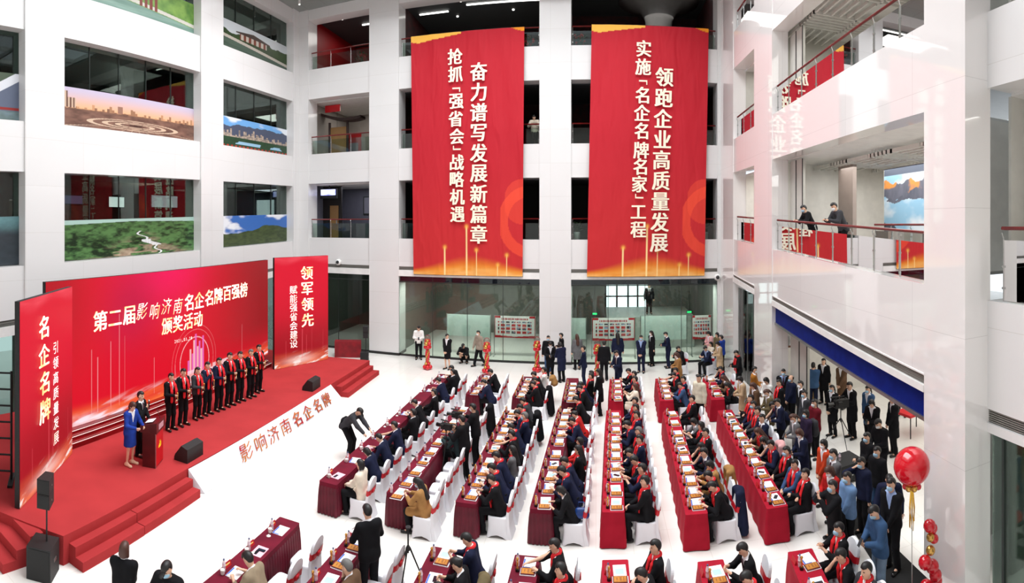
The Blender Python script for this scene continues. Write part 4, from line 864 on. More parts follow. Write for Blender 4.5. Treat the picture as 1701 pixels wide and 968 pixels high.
# ---------------------------------------------------------------- people: one continuous body each, clothes over it
A3 = lambda *p: np.array(p, float)
def nrm(v): return v / (np.linalg.norm(v) + 1e-9)
class SDF:
    def __init__(s, lo, hi, h):
        s.h = h; s.lo = np.array(lo) - 2 * h; n = np.ceil((np.array(hi) - s.lo) / h).astype(int) + 3; s.n = n
        s.ax = [s.lo[i] + h * np.arange(n[i]) for i in range(3)]; s.D = np.full(n, 9.0)
    def _sub(s, lo, hi):
        a = [max(0, int((lo[i] - s.lo[i]) / s.h) - 1) for i in range(3)]; b = [min(s.n[i], int((hi[i] - s.lo[i]) / s.h) + 2) for i in range(3)]
        if any(b[i] <= a[i] for i in range(3)): return None
        sl = tuple(slice(a[i], b[i]) for i in range(3)); return sl, np.ix_(*[s.ax[i][a[i]:b[i]] for i in range(3)])
    def _mix(s, sl, d, k):
        o = s.D[sl]
        if k <= 0: s.D[sl] = np.minimum(o, d); return
        t = np.clip(.5 + .5 * (o - d) / k, 0, 1); s.D[sl] = o * (1 - t) + d * t - k * t * (1 - t)
    def cap(s, a, b, ra, rb, k=.03, sq=None):
        a = np.asarray(a, float); b = np.asarray(b, float); R = max(ra, rb) * (sq[1] if sq else 1) + .06
        q = s._sub(np.minimum(a, b) - R, np.maximum(a, b) + R)
        if q is None: return
        sl, (X, Y, Zc) = q; ab = b - a; l2 = ab @ ab + 1e-12
        px, py, pz = X - a[0], Y - a[1], Zc - a[2]; t = np.clip((px * ab[0] + py * ab[1] + pz * ab[2]) / l2, 0, 1)
        dx, dy, dz = px - t * ab[0], py - t * ab[1], pz - t * ab[2]
        if sq is not None:                                 # squash along a direction: (dir, factor)
            v, f = sq; c = dx * v[0] + dy * v[1] + dz * v[2]; g = 1.0 / f - 1; dx, dy, dz = dx + c * g * v[0], dy + c * g * v[1], dz + c * g * v[2]
        s._mix(sl, np.sqrt(dx * dx + dy * dy + dz * dz) - (ra + (rb - ra) * t), k)
    def ell(s, c, r, M=np.eye(3), k=.02):
        R = max(r) + .05; q = s._sub(c - R, c + R)
        if q is None: return
        sl, (X, Y, Zc) = q; p = [X - c[0], Y - c[1], Zc - c[2]]; l = [p[0] * M[0][i] + p[1] * M[1][i] + p[2] * M[2][i] for i in range(3)]
        k0 = np.sqrt(sum((l[i] / r[i]) ** 2 for i in range(3))); k1 = np.sqrt(sum((l[i] / r[i] ** 2) ** 2 for i in range(3))) + 1e-6
        s._mix(sl, k0 * (k0 - 1) / k1, k)
    def cut(s, p, n):                                       # keep the side the normal points away from
        X, Y, Zc = np.ix_(*s.ax); s.D = np.maximum(s.D, (X - p[0]) * n[0] + (Y - p[1]) * n[1] + (Zc - p[2]) * n[2])
    def loc(s, o, M):
        X, Y, Zc = np.ix_(*s.ax); p = [X - o[0], Y - o[1], Zc - o[2]]; return [p[0] * M[0][i] + p[1] * M[1][i] + p[2] * M[2][i] for i in range(3)]
    def extract(s):
        D = s.D; n = s.n; h = s.h; ins = D < 0
        c8 = [ins[i:n[0] - 1 + i, j:n[1] - 1 + j, k:n[2] - 1 + k] for i in (0, 1) for j in (0, 1) for k in (0, 1)]
        cnt = sum(c.astype(np.int8) for c in c8); act = (cnt > 0) & (cnt < 8)
        I = np.argwhere(act); idx = -np.ones(act.shape, int); idx[act] = np.arange(len(I))
        acc = np.zeros((len(I), 3)); w = np.zeros(len(I)); off = [(i, j, k) for i in (0, 1) for j in (0, 1) for k in (0, 1)]
        for a in range(8):
            for b in range(a + 1, 8):
                df = np.array(off[b]) - np.array(off[a])
                if np.abs(df).sum() != 1: continue
                A = I + off[a]; B = I + off[b]; da = D[A[:, 0], A[:, 1], A[:, 2]]; db = D[B[:, 0], B[:, 1], B[:, 2]]
                m = (da < 0) != (db < 0); t = np.where(m, da / (da - db + 1e-12), 0)[:, None]
                acc += np.where(m[:, None], np.array(off[a]) + df * t, 0); w += m
        V = s.lo + h * (I + acc / np.maximum(w, 1)[:, None]); Fs = []
        for ax in range(3):
            o1, o2 = [(1, 2), (2, 0), (0, 1)][ax]; e = [slice(None)] * 3; f = [slice(None)] * 3; e[ax] = slice(0, n[ax] - 1); f[ax] = slice(1, n[ax])
            a, b = ins[tuple(e)], ins[tuple(f)]; E = np.argwhere(a != b); E = E[(E[:, o1] > 0) & (E[:, o2] > 0) & (E[:, o1] < n[o1] - 1) & (E[:, o2] < n[o2] - 1)]
            u = np.zeros(3, int); u[o1] = 1; v = np.zeros(3, int); v[o2] = 1; g = lambda P: idx[P[:, 0], P[:, 1], P[:, 2]]
            q = np.stack([g(E - u - v), g(E - v), g(E), g(E - u)], -1); fl = a[E[:, 0], E[:, 1], E[:, 2]]; q[~fl] = q[~fl][:, ::-1]; Fs.append(q)
        Q = np.concatenate(Fs); Q = Q[(Q >= 0).all(1)]
        return V, Q
def smooth_vq(V, Q, it=1):
    for _ in range(it):
        acc = np.zeros_like(V); w = np.zeros(len(V))
        for a in range(4):
            for b in ((a + 1) % 4, (a - 1) % 4): np.add.at(acc, Q[:, a], V[Q[:, b]]); np.add.at(w, Q[:, a], 1)
        V = V * .5 + .5 * acc / np.maximum(w, 1)[:, None]
    return V
def to_mesh(name, V, Q, mats, mi=None):
    me = bpy.data.meshes.new(name); me.vertices.add(len(V)); me.vertices.foreach_set('co', V.astype(np.float32).ravel())
    me.loops.add(len(Q) * 4); me.loops.foreach_set('vertex_index', Q.astype(np.int32).ravel())
    me.polygons.add(len(Q)); me.polygons.foreach_set('loop_start', np.arange(0, len(Q) * 4, 4, dtype=np.int32))
    for m in mats: me.materials.append(m)
    if mi is not None: me.polygons.foreach_set('material_index', mi.astype(np.int32))
    me.polygons.foreach_set('use_smooth', np.ones(len(Q), bool)); me.update(calc_edges=True); me.validate(); return me
def ik(S_, W, pole, l1=.295, l2=.265):
    d = W - S_; L = np.linalg.norm(d); u = d / L; L2 = min(L, (l1 + l2) * .995); W = S_ + u * L2
    a = (l1 * l1 - l2 * l2 + L2 * L2) / (2 * L2); h = math.sqrt(max(l1 * l1 - a * a, 1e-6)); n = nrm(pole - u * (pole @ u)); return S_ + u * a + n * h, W
# pose: hip height, lean (deg), wrists right/left, head pitch, head yaw, legs
POSES = {
 'clasp': ('stand', 2, (.05, .21, .87), (-.03, .23, .85), 4, 0), 'phone_st': ('stand', 6, (.07, .31, 1.13), (-.04, .31, 1.10), 30, 0), 'sides': ('stand', 2, (.27, .03, .80), (-.27, .03, .80), 2, 0),
 'cross_st': ('stand', 1, (-.13, .24, 1.14), (.12, .26, 1.10), 5, 0), 'photo': ('stand', 4, (.07, .36, 1.50), (-.07, .36, 1.46), -2, 0), 'hold': ('stand', 1, (.07, .27, 1.13), (-.01, .29, 1.02), 4, 0),
 'mic': ('stand', 1, (.08, .24, 1.36), (-.02, .29, 1.02), 3, 0), 'walk': ('walk', 4, (.28, .16, .86), (-.26, -.1, .84), 6, 0), 'bend': ('stand', 48, (.16, .62, .80), (-.12, .66, .80), 30, 0), 'face': ('stand', 3, (.12, .16, 1.50), (-.27, .06, .8), 14, 0),
 'rail': ('stand', 28, (.12, .52, 1.16), (-.1, .5, 1.15), 14, 0), 'look_left': ('stand', 2, (.05, .21, .87), (-.03, .23, .85), 6, 40), 'tray': ('stand', 4, (.16, .36, 1.12), (-.14, .36, 1.10), 24, 0), 'cam': ('stand', 6, (.16, .36, 1.30), (-.14, .40, 1.22), 10, 0), 'point': ('stand', 8, (.3, .35, .95), (-.27, .03, .8), 34, 0),
 'write': ('sit', 24, (.13, .47, .83), (-.17, .45, .83), 30, 0), 'lap': ('sit', 3, (.07, .33, .70), (-.04, .36, .69), 2, 0), 'phone': ('sit', 13, (.07, .44, .90), (-.05, .45, .88), 32, 0), 'chin': ('sit', 20, (.07, .31, 1.06), (-.17, .46, .83), 10, 0),
 'cross': ('sit', -3, (-.13, .20, .80), (.12, .23, .76), 0, 0), 'clap': ('sit', 6, (.05, .36, 1.0), (-.04, .38, .98), 0, 0), 'reach': ('sit', 14, (.06, .60, .86), (-.12, .44, .83), 8, 8),
 'squat': ('squat', 28, (.08, .50, .62), (-.08, .50, .60), 30, 0)}
_jc = {}
def joints(pose):
    if pose in _jc: return _jc[pose]
    st, lean, wr, wl, hp, hy = POSES[pose]; L = math.radians(lean); U = A3(0, math.sin(L), math.cos(L)); Fw = A3(0, math.cos(L), -math.sin(L)); J = {'st': st, 'U': U, 'F': Fw}
    hz = {'stand': .93, 'walk': .92, 'sit': .535, 'squat': .30}[st]; by = {'stand': -.04 if lean > 15 else 0, 'walk': 0, 'sit': -.04, 'squat': -.12}[st]; H0 = A3(0, by - (.18 if lean > 40 else 0), hz); J['hip'] = H0
    for s, n in ((1, 'R'), (-1, 'L')):
        hj = H0 + A3(s * .09, 0, 0); J['hip' + n] = hj; J['sh' + n] = H0 + U * .485 + A3(s * .182, 0, 0)
        if st == 'stand': J['kn' + n] = A3(s * .1, .03, .50); J['an' + n] = A3(s * .11, -.02, .085); J['toe' + n] = A3(s * .135, .15, .03)
        elif st == 'walk': J['kn' + n] = A3(s * .1, .12 if s > 0 else -.02, .50); J['an' + n] = A3(s * .1, .22 if s > 0 else -.26, .09 if s > 0 else .12); J['toe' + n] = J['an' + n] + A3(s * .02, .16, -.055)
        elif st == 'sit': J['kn' + n] = A3(s * .13, .40, .53); J['an' + n] = A3(s * .13, .40 if s > 0 else .33, .085); J['toe' + n] = J['an' + n] + A3(s * .03, .16, -.055)
        else: J['kn' + n] = A3(s * .17, .28, .50); J['an' + n] = A3(s * .13, .02, .085); J['toe' + n] = J['an' + n] + A3(s * .05, .16, -.055)
        el, w = ik(J['sh' + n], A3(*(wr if s > 0 else wl)), A3(s * .7, -.35, -.8)); J['el' + n] = el; J['wr' + n] = w
    J['nk'] = H0 + U * .53; a = math.radians(lean * .55 + hp); y = math.radians(hy)
    hu = A3(0, math.sin(math.radians(lean * .5 + hp * .5)), math.cos(math.radians(lean * .5 + hp * .5))); J['hd'] = J['nk'] + hu * .165 + Fw * .012
    Rx = np.array([[1, 0, 0], [0, math.cos(a), math.sin(a)], [0, -math.sin(a), math.cos(a)]]); Rz = np.array([[math.cos(y), -math.sin(y), 0], [math.sin(y), math.cos(y), 0], [0, 0, 1]])
    J['M'] = Rz @ Rx; _jc[pose] = J; return J      # columns of M: head right, forward, up
def torso(g, J, e, k=.05):
    U, Fw, H0 = J['U'], J['F'], J['hip']; sq = (Fw, .74)
    for s in (1, -1):
        x = A3(s, 0, 0); g.cap(H0 + x * .075 - U * .02, H0 + x * .06 + U * .2, .125 + e, .115 + e, k, sq); g.cap(H0 + x * .06 + U * .2, H0 + x * .085 + U * .42, .115 + e, .118 + e, k, sq)
        g.cap(J['nk'] - U * .02, J['sh' + ('R' if s > 0 else 'L')] - x * .02, .055 + e, .062 + e, k)
def arms(g, J, e, upto=1.0, k=.03):
    for n in 'RL':
        g.cap(J['sh' + n], J['el' + n], .056 + e, .045 + e * .9, k); w = J['el' + n] + (J['wr' + n] - J['el' + n]) * upto; g.cap(J['el' + n], w, .044 + e * .9, .03 + e * .7 + (1 - upto) * .05, k)
def legs(g, J, e, k=.03):
    for n in 'RL':
        g.cap(J['hip' + n], J['kn' + n], .088 + e, .062 + e, k); g.cap(J['kn' + n], J['an' + n], .058 + e, .04 + e * 1.3, k)
        if e > 0: g.cap(J['an' + n] + A3(0, 0, .14), J['an' + n] - A3(0, -.01, .035), .06, .066, .02)
def bounds(J, lo=(-.42, -.5, 0), hi=(.42, .85, 1.8)):
    P = np.array([v for k, v in J.items() if k not in ('M', 'st', 'U', 'F')]); return P.min(0) - .2, P.max(0) + .2
SKIN = mat('skin', (222, 178, 150), .55, var=.03); EYEM = mat('eye_dark', (40, 28, 24), .3); LIP = mat('lips', (176, 96, 88), .5)
SHAPES = {}
def shape(kind, pose, make):
    key = (kind, pose)
    if key not in SHAPES: SHAPES[key] = make()
    return SHAPES[key]
def mk_body(pose):
    J = joints(pose); lo, hi = bounds(J); lo[2] = max(lo[2], -.01); g = SDF(lo, hi, .0145); M = J['M']; hd = J['hd']; X, Fh, Uh = M[:, 0], M[:, 1], M[:, 2]
    torso(g, J, -.012); arms(g, J, -.006); legs(g, J, -.008)
    for n in 'RL': g.cap(J['an' + n], J['toe' + n], .036, .026, .02)
    g.cap(J['nk'] - J['U'] * .04, hd - Uh * .05, .056, .05, .03)
    g.ell(hd + Uh * .015 - Fh * .008, (.076, .094, .1), M, .02); g.ell(hd - Uh * .045 + Fh * .022, (.058, .066, .075), M, .03)
    g.cap(hd + Uh * .012 + Fh * .085, hd - Uh * .022 + Fh * .1, .010, .014, .012); g.ell(hd - Uh * .1 + Fh * .06, (.025, .022, .018), M, .02)
    for s in (1, -1): g.ell(hd + X * s * .078 - Uh * .008, (.012, .022, .033), M, .006)
    hands = []
    for s, n in ((1, 'R'), (-1, 'L')):
        d = nrm(J['wr' + n] - J['el' + n]); w = J['wr' + n]; t = A3(-s, 0, 0) * .8 + A3(0, 0, .3); t = nrm(t - d * (t @ d)); p = np.cross(d, t) ; p = p if p[2] < 0 else -p
        if pose in ('phone', 'phone_st', 'hold', 'mic', 'photo', 'tray', 'cam'): t, p = nrm(A3(0, 0, 1) - d * d[2]), None; p = np.cross(d, t); p = p if p[0] * s < 0 else -p
        c = w + d * .045; g.cap(w + d * .01, w + d * .07, .030, .036, .015, (p, .5)); hands.append((w, d, t, p))
    V, Q = g.extract(); V = smooth_vq(V, Q, 1)
    l = (V - hd) @ M; mi = np.zeros(len(Q), int); fc = l[Q].mean(1); front = fc[:, 1] > .05
    mi[front & (np.abs(np.abs(fc[:, 0]) - .032) < .013) & (np.abs(fc[:, 2] - .014) < .0075)] = 1
    mi[front & (np.abs(fc[:, 0]) < .024) & (np.abs(fc[:, 2] + .062) < .008)] = 2
    mb = MB()                                             # fingers, each its own bent chain rooted in the palm
    for w, d, t, p in hands:
        curl = 1.0 if pose in ('phone', 'phone_st', 'hold', 'mic', 'photo', 'cam', 'tray') else .5
        for f, (o, ln) in enumerate(((-.027, .066), (-.009, .076), (.009, .072), (.026, .056))):
            b = w + d * .055 + t * o; d1 = nrm(d + p * .35 * curl); d2 = nrm(d + p * 1.3 * curl); d3 = nrm(d * .6 + p * 2.2 * curl)
            q = [b, b + d1 * ln * .45]; q.append(q[-1] + d2 * ln * .32); q.append(q[-1] + d3 * ln * .25); mb.tube(q, [.0095, .009, .008, .006], 5)
        b = w + d * .02 - t * .026; d1 = nrm(d * .8 - t * .8 + p * .4); d2 = nrm(d + p * .6 - t * .2); mb.tube([b, b + d1 * .035, b + d1 * .035 + d2 * .03], [.012, .0105, .008], 5)
    fv = np.array(mb.v); qs = np.array([f for f in mb.f if len(f) == 4]); n0 = len(V)
    return to_mesh('body', np.concatenate([V, fv]), np.concatenate([Q, qs + n0]), [SKIN, EYEM, LIP], np.concatenate([mi, np.zeros(len(qs), int)]))
def mk_top(pose, kind):
    J = joints(pose); lo, hi = bounds(J); U, Fw, H0 = J['U'], J['F'], J['hip']; g = SDF(lo, hi, .017); coat = kind == 'coat'; e = .022 if kind in ('suit', 'vee') else .03 if coat or kind == 'padded' else .016
    torso(g, J, e); arms(g, J, .016 if kind != 'padded' else .026, .93)
    if J['st'] in ('stand', 'walk'):
        he = H0 - A3(0, 0, .42 if coat else .12); g.cap(H0, he, .15 + e, .17 + e if coat else .15 + e, .04, (A3(0, 1, 0), .8)); g.cut(he + A3(0, 0, .02), A3(0, 0, -1))
    elif J['st'] == 'sit':
        g.cap(H0, H0 + A3(0, .08, 0), .16 + e, .15 + e, .04)
        if coat:
            for n in 'RL': g.cap(J['hip' + n], J['kn' + n] + A3(0, -.06, 0), .11, .1, .04); g.cap(J['hip' + n] + A3(0, -.03, 0), J['hip' + n] + A3(0, -.06, -.28), .09, .1, .03)
    nk = J['nk'] + U * .035; g.cut(nk, U * .9 + Fw * .35 if kind != 'padded' else U)
    if kind in ('suit', 'vee', 'coat'):
        l = g.loc(J['nk'], np.stack([A3(1, 0, 0), Fw, U], 1)); wdg = np.maximum(np.abs(l[0]) - np.maximum(.075 * (l[2] + .3) / .3, 0), np.maximum(-l[2] - .3, .03 - l[1])); g.D = np.maximum(g.D, -wdg)
    V, Q = g.extract(); V = smooth_vq(V, Q, 1)
    return to_mesh('top', V, Q, [SKIN])
def mk_shirt(pose):
    J = joints(pose); U, Fw, H0 = J['U'], J['F'], J['hip']; lo = np.minimum(H0, J['nk']) - .3; hi = np.maximum(H0, J['nk']) + .3; g = SDF(lo, hi, .017); torso(g, J, .006); g.cap(J['nk'] - U * .02, J['nk'] + U * .05, .066, .06, .02)
    g.cut(J['nk'] + U * .055, U * .9 + Fw * .4); g.cut(H0 + U * .1, -U); V, Q = g.extract(); V = smooth_vq(V, Q, 1); return to_mesh('shirt', V, Q, [SKIN])
def mk_tie(pose):
    J = joints(pose); U, Fw = J['U'], J['F']; p = J['nk']; m = MB(); b = [p + Fw * .085 + U * .0, p + Fw * .108 - U * .08, p + Fw * .118 - U * .26]; x = A3(1, 0, 0)
    q = []
    for c, w in zip(b, (.02, .026, .038)): q += [c - x * w, c + x * w]
    m.add(q + [v + Fw * .01 for v in q], [(0, 1, 3, 2), (2, 3, 5, 4), (8, 9, 7, 6), (10, 11, 9, 8), (0, 2, 8, 6), (2, 4, 10, 8), (7, 9, 3, 1), (9, 11, 5, 3), (4, 5, 11, 10), (6, 7, 1, 0)]); return m.mesh('tie', SKIN, False)
def mk_legs(st, pose):
    J = joints(pose); lo, hi = bounds(J); hi[2] = J['hip'][2] + .22; g = SDF(lo, hi, .017); legs(g, J, .014); H0 = J['hip']
    for s in (1, -1): g.cap(H0 + A3(s * .07, 0, -.02), H0 + A3(s * .06, 0, .1), .135, .125, .04, (A3(0, 1, 0), .8))
    g.cut(H0 + J['U'] * .12, J['U']); g.cut(A3(0, 0, .04), A3(0, 0, -1)); V, Q = g.extract(); V = smooth_vq(V, Q, 1); return to_mesh('trousers', V, Q, [SKIN])
def mk_skirt(pose):
    J = joints(pose); lo, hi = bounds(J); g = SDF(lo, hi, .017); H0 = J['hip']; e = H0 - A3(0, 0, .44); g.cap(H0 + A3(0, 0, .12), H0 - A3(0, 0, .05), .135, .17, .03, (A3(0, 1, 0), .78)); g.cap(H0 - A3(0, 0, .05), e, .17, .165, .03, (A3(0, 1, 0), .8)); g.cut(e + A3(0, 0, .02), A3(0, 0, -1)); g.cut(H0 + A3(0, 0, .13), A3(0, 0, 1))
    V, Q = g.extract(); V = smooth_vq(V, Q, 1); return to_mesh('skirt', V, Q, [SKIN])
def mk_shoe(pose, n):
    J = joints(pose); a, t = J['an' + n], J['toe' + n]; g = SDF(np.minimum(a, t) - .12, np.maximum(a, t) + .12, .012); d = nrm((t - a) * A3(1, 1, 0)); zt = a[2] - .05
    g.cap(A3(a[0], a[1], zt) - d * .05, A3(a[0], a[1], zt) + d * .17, .044, .042, .02); g.cap(a - A3(0, 0, .01), A3(a[0], a[1], zt), .048, .046, .02); g.cut(A3(0, 0, zt - .03), A3(0, 0, -1)); V, Q = g.extract(); return to_mesh('shoe', smooth_vq(V, Q, 1), Q, [SKIN])
def mk_scarf(pose):
    J = joints(pose); U, Fw = J['U'], J['F']; nk = J['nk']; lo = np.minimum(J['hip'], nk) - .35; hi = np.maximum(J['hip'], nk) + .35; g = SDF(lo, hi, .014); x = A3(1, 0, 0)
    ring = [nk + U * .035 + x * .085 * math.sin(a) - Fw * .075 * math.cos(a) - U * .035 * max(0, -math.cos(a)) for a in np.linspace(-2.3, 2.3, 11)]
    for a, b in zip(ring[:-1], ring[1:]): g.cap(a, b, .03, .03, .01)
    ln = .58 if J['st'] != 'sit' else .46
    for s, e in ((1, ring[-1]), (-1, ring[0])):
        pts = [e, nk + x * s * .085 + Fw * .125 - U * .1, nk + x * s * .09 + Fw * .165 - U * .24, nk + x * s * .085 + Fw * .165 - U * (ln - (.05 if s > 0 else 0))]
        for a, b in zip(pts[:-1], pts[1:]): g.cap(a, b, .05, .056, .01, (Fw, .36))
    V, Q = g.extract(); return to_mesh('scarf', smooth_vq(V, Q, 1), Q, [SKIN])
def mk_hair(pose, kind):
    J = joints(pose); M = J['M']; hd = J['hd']; X, Fh, Uh = M[:, 0], M[:, 1], M[:, 2]; g = SDF(hd - .48, hd + .24, .0125); g.ell(hd + Uh * .022 - Fh * .012, (.085, .101, .107), M, .0)
    l = g.loc(hd, M); lim = .062 + np.clip((l[1] - .04) * 1.7, -.145, 0) + .05 * ((l[1] > -.025) & (l[1] < .03) & (np.abs(l[0]) > .05)); g.ell(hd + Uh * .05 + Fh * .012, (.078, .09, .088), M, .01)
    if kind in ('bob', 'long'): lim = np.where(l[1] > .045, .05, -.095)
    if kind == 'bald': lim = np.where(l[1] < -.02, -.03, .2); lim = np.where((l[1] < -.02) & (l[2] > .055), .5, lim)
    g.D = np.maximum(g.D, (lim - l[2]) * .9)
    if kind == 'long':
        for s in (1, -1): g.cap(hd + X * s * .065 - Fh * .03 - Uh * .02, J['nk'] + A3(s * .085, 0, 0) - J['F'] * .06 - J['U'] * .12, .035, .045, .03)
        g.cap(hd - Fh * .075 - Uh * .03, J['nk'] - J['F'] * .125 - J['U'] * .2, .06, .07, .04)
    if kind == 'bob':
        for s in (1, -1): g.cap(hd + X * s * .07 - Uh * .0 - Fh * .015, hd + X * s * .07 - Uh * .085 - Fh * .015, .025, .028, .02)
        g.ell(hd - Fh * .06 - Uh * .05, (.075, .045, .07), M, .03)
    if kind == 'bun': g.ell(hd - Fh * .105 + Uh * .02, (.04, .035, .04), M, .02)
    if kind == 'tail': g.cap(hd - Fh * .11 + Uh * .03, hd - Fh * .15 - Uh * .15, .03, .022, .02)
    if kind == 'cap': g.cap(hd + Fh * .08 + Uh * .055, hd + Fh * .15 + Uh * .045, .05, .05, .01, (Uh, .2))
    V, Q = g.extract(); return to_mesh('hair', smooth_vq(V, Q, 1), Q, [SKIN])
def mk_mask(pose):
    J = joints(pose); M = J['M']; hd = J['hd']; g = SDF(hd - .16, hd + .16, .009); g.ell(hd - M[:, 2] * .045 + M[:, 1] * .03, (.066, .078, .07), M, .0); g.cap(hd - M[:, 2] * .022 + M[:, 1] * .1, hd - M[:, 2] * .05 + M[:, 1] * .1, .018, .018, .02); l = g.loc(hd, M); g.D = np.maximum(g.D, np.maximum(.035 - l[1], np.maximum(l[2] + .0, -.115 - l[2]))); V, Q = g.extract(); return to_mesh('face_mask', smooth_vq(V, Q, 1), Q, [SKIN])
CLO = {'blk': (22, 22, 25), 'nvy': (27, 32, 56), 'chr': (58, 58, 62), 'gry': (104, 104, 106), 'crm': (226, 214, 196), 'bei': (146, 130, 108), 'cam': (164, 122, 74), 'grn': (52, 66, 68), 'brn': (98, 74, 56), 'wht': (236, 234, 230), 'red': (178, 34, 34), 'blu': (58, 80, 116), 'och': (170, 110, 44), 'dnm': (58, 86, 122), 'pnk': (226, 172, 172), 'oli': (104, 92, 66), 'ora': (190, 64, 34), 'sky': (112, 144, 186), 'cob': (34, 62, 150), 'khk': (150, 124, 88), 'mar': (104, 22, 34), 'jea': (110, 130, 152), 'tan': (186, 160, 128), 'ivy': (214, 210, 188), 'pur': (50, 38, 62), 'tau': (156, 142, 128)}
def cloth(c): return mat('cloth_' + c, CLO[c], .85, spec=.15, var=.12, scale=6)
SHIRTW = mat('white_shirt', (240, 240, 244), .8, spec=.2); SHIRTB = mat('pale_blue_shirt', (150, 172, 214), .8); SCARF = mat('red_scarf', (214, 16, 28), .75, var=.1, scale=8); HAIRB = mat('black_hair', (20, 17, 17), .5); HAIRG = mat('grey_hair', (104, 102, 100), .6); HAIRBR = mat('brown_hair', (74, 44, 34), .5); MASKB = mat('face_mask_blue', (166, 206, 230), .8); MASKW = mat('face_mask_white', (236, 238, 240), .8); SHOEB = mat('black_leather', (16, 15, 15), .3); SHOET = mat('tan_boot', (168, 116, 58), .6); TIE = mat('dark_tie', (64, 30, 44), .5)
def wear(o, name, me, m):
    c = link(name, me, o); c.material_slots[0].link = 'OBJECT'; c.material_slots[0].material = m; return c
def person(x, y, z, face, pose, top='blk', bottom='blk', label='', garment=None, hair='short', hairm=None, scarf=False, mask=None, shoe=None, shirt=None, tie=True, tall=1.0, lower=None, group=None):
    st = joints(pose)['st']; legpose = pose if (st != 'sit' or True) else pose
    me = shape('body', pose, lambda: mk_body(pose)); o = link('person', me); o.location = (x, y, z); o.rotation_euler = (0, 0, math.radians(face - 90)); o.scale = (tall,) * 3
    tag(o, label, 'person', group)
    g = garment or 'suit'
    wear(o, {'suit': 'jacket', 'coat': 'coat', 'vee': 'jacket', 'padded': 'padded_jacket', 'shirt': 'shirt'}[g], shape('top' + g, pose, lambda: mk_top(pose, g)), cloth(top))
    if g in ('suit', 'vee', 'coat'): wear(o, 'shirt', shape('shirt', pose, lambda: mk_shirt(pose)), shirt or SHIRTW)
    if tie and g == 'suit' and not scarf: wear(o, 'tie', shape('tie', pose, lambda: mk_tie(pose)), TIE)
    lp = 'stand' if st == 'stand' and POSES[pose][1] < 15 else st if st != 'stand' else pose
    if lower == 'skirt': wear(o, 'skirt', shape('skirt', pose, lambda: mk_skirt(pose)), cloth(bottom))
    else: wear(o, 'trousers', shape('legs', lp if lp != 'sit' else ('sit'), lambda: mk_legs(st, {'stand': 'sides', 'sit': 'lap', 'walk': 'walk', 'squat': 'squat'}.get(lp, pose))), cloth(bottom))
    for n in 'RL': wear(o, 'shoe', shape('shoe' + n, st, lambda: mk_shoe(pose, n)), shoe or SHOEB)
    wear(o, 'hair' if hair != 'cap' else 'cap', shape('hair' + hair, pose, lambda: mk_hair(pose, hair)), hairm or HAIRB)
    if scarf: wear(o, 'scarf', shape('scarf', pose, lambda: mk_scarf(pose)), SCARF)
    if mask: wear(o, 'face_mask', shape('mask', pose, lambda: mk_mask(pose)), MASKB if mask == 'b' else MASKW)
    return o
# ---- the seated audience
COLN = {'blk': 'black', 'nvy': 'navy', 'chr': 'charcoal', 'gry': 'grey', 'crm': 'cream', 'bei': 'beige', 'cam': 'camel', 'grn': 'dark green', 'brn': 'brown', 'wht': 'white', 'red': 'red', 'blu': 'blue'}
DO = {'write': 'writing', 'lap': 'sitting upright', 'phone': 'looking down', 'chin': 'hand at chin', 'cross': 'arms crossed', 'clap': 'hands raised', 'reach': 'reaching out'}
rp = random.Random(9)
for (r, b), seats in SEATS.items():
    for i, (y, pose, top, ex) in enumerate(seats):
        if not pose: continue
        e = ex.split(); x = edge_x(r, b, y) + TW + (.42 if pose in ('write', 'reach', 'chin', 'phone') else .46)
        hr = 'long' if 'l' in e else 'bob' if 'bob' in e else 'bun' if 'b' in e else 'cap' if 'cap' in e else 'short'
        lab = 'person in %s%s %s, %s from far end, %s, %s row' % (COLN[top], ', red scarf,' if 's' in e else '', DO[pose], ORD[i], BN[b], ORD[r - 1])
        fem = hr not in ('short', 'cap')
        person(x, y, 0, 180 + rp.uniform(-8, 8) + (12 if r >= 6 and pose == 'lap' else 0), pose, top, 'blk', lab, garment='coat' if top in ('cam',) or (fem and top == 'crm' and r == 5) else 'padded' if top == 'grn' else 'vee' if fem else 'suit', hair=hr, hairm=HAIRG if 'g' in e else HAIRBR if 'l' in e and top in ('crm', 'red', 'brn') else None, scarf='s' in e, mask='b' if 'm' in e else None, tall=rp.uniform(.97, 1.03) * (.95 if fem else 1))
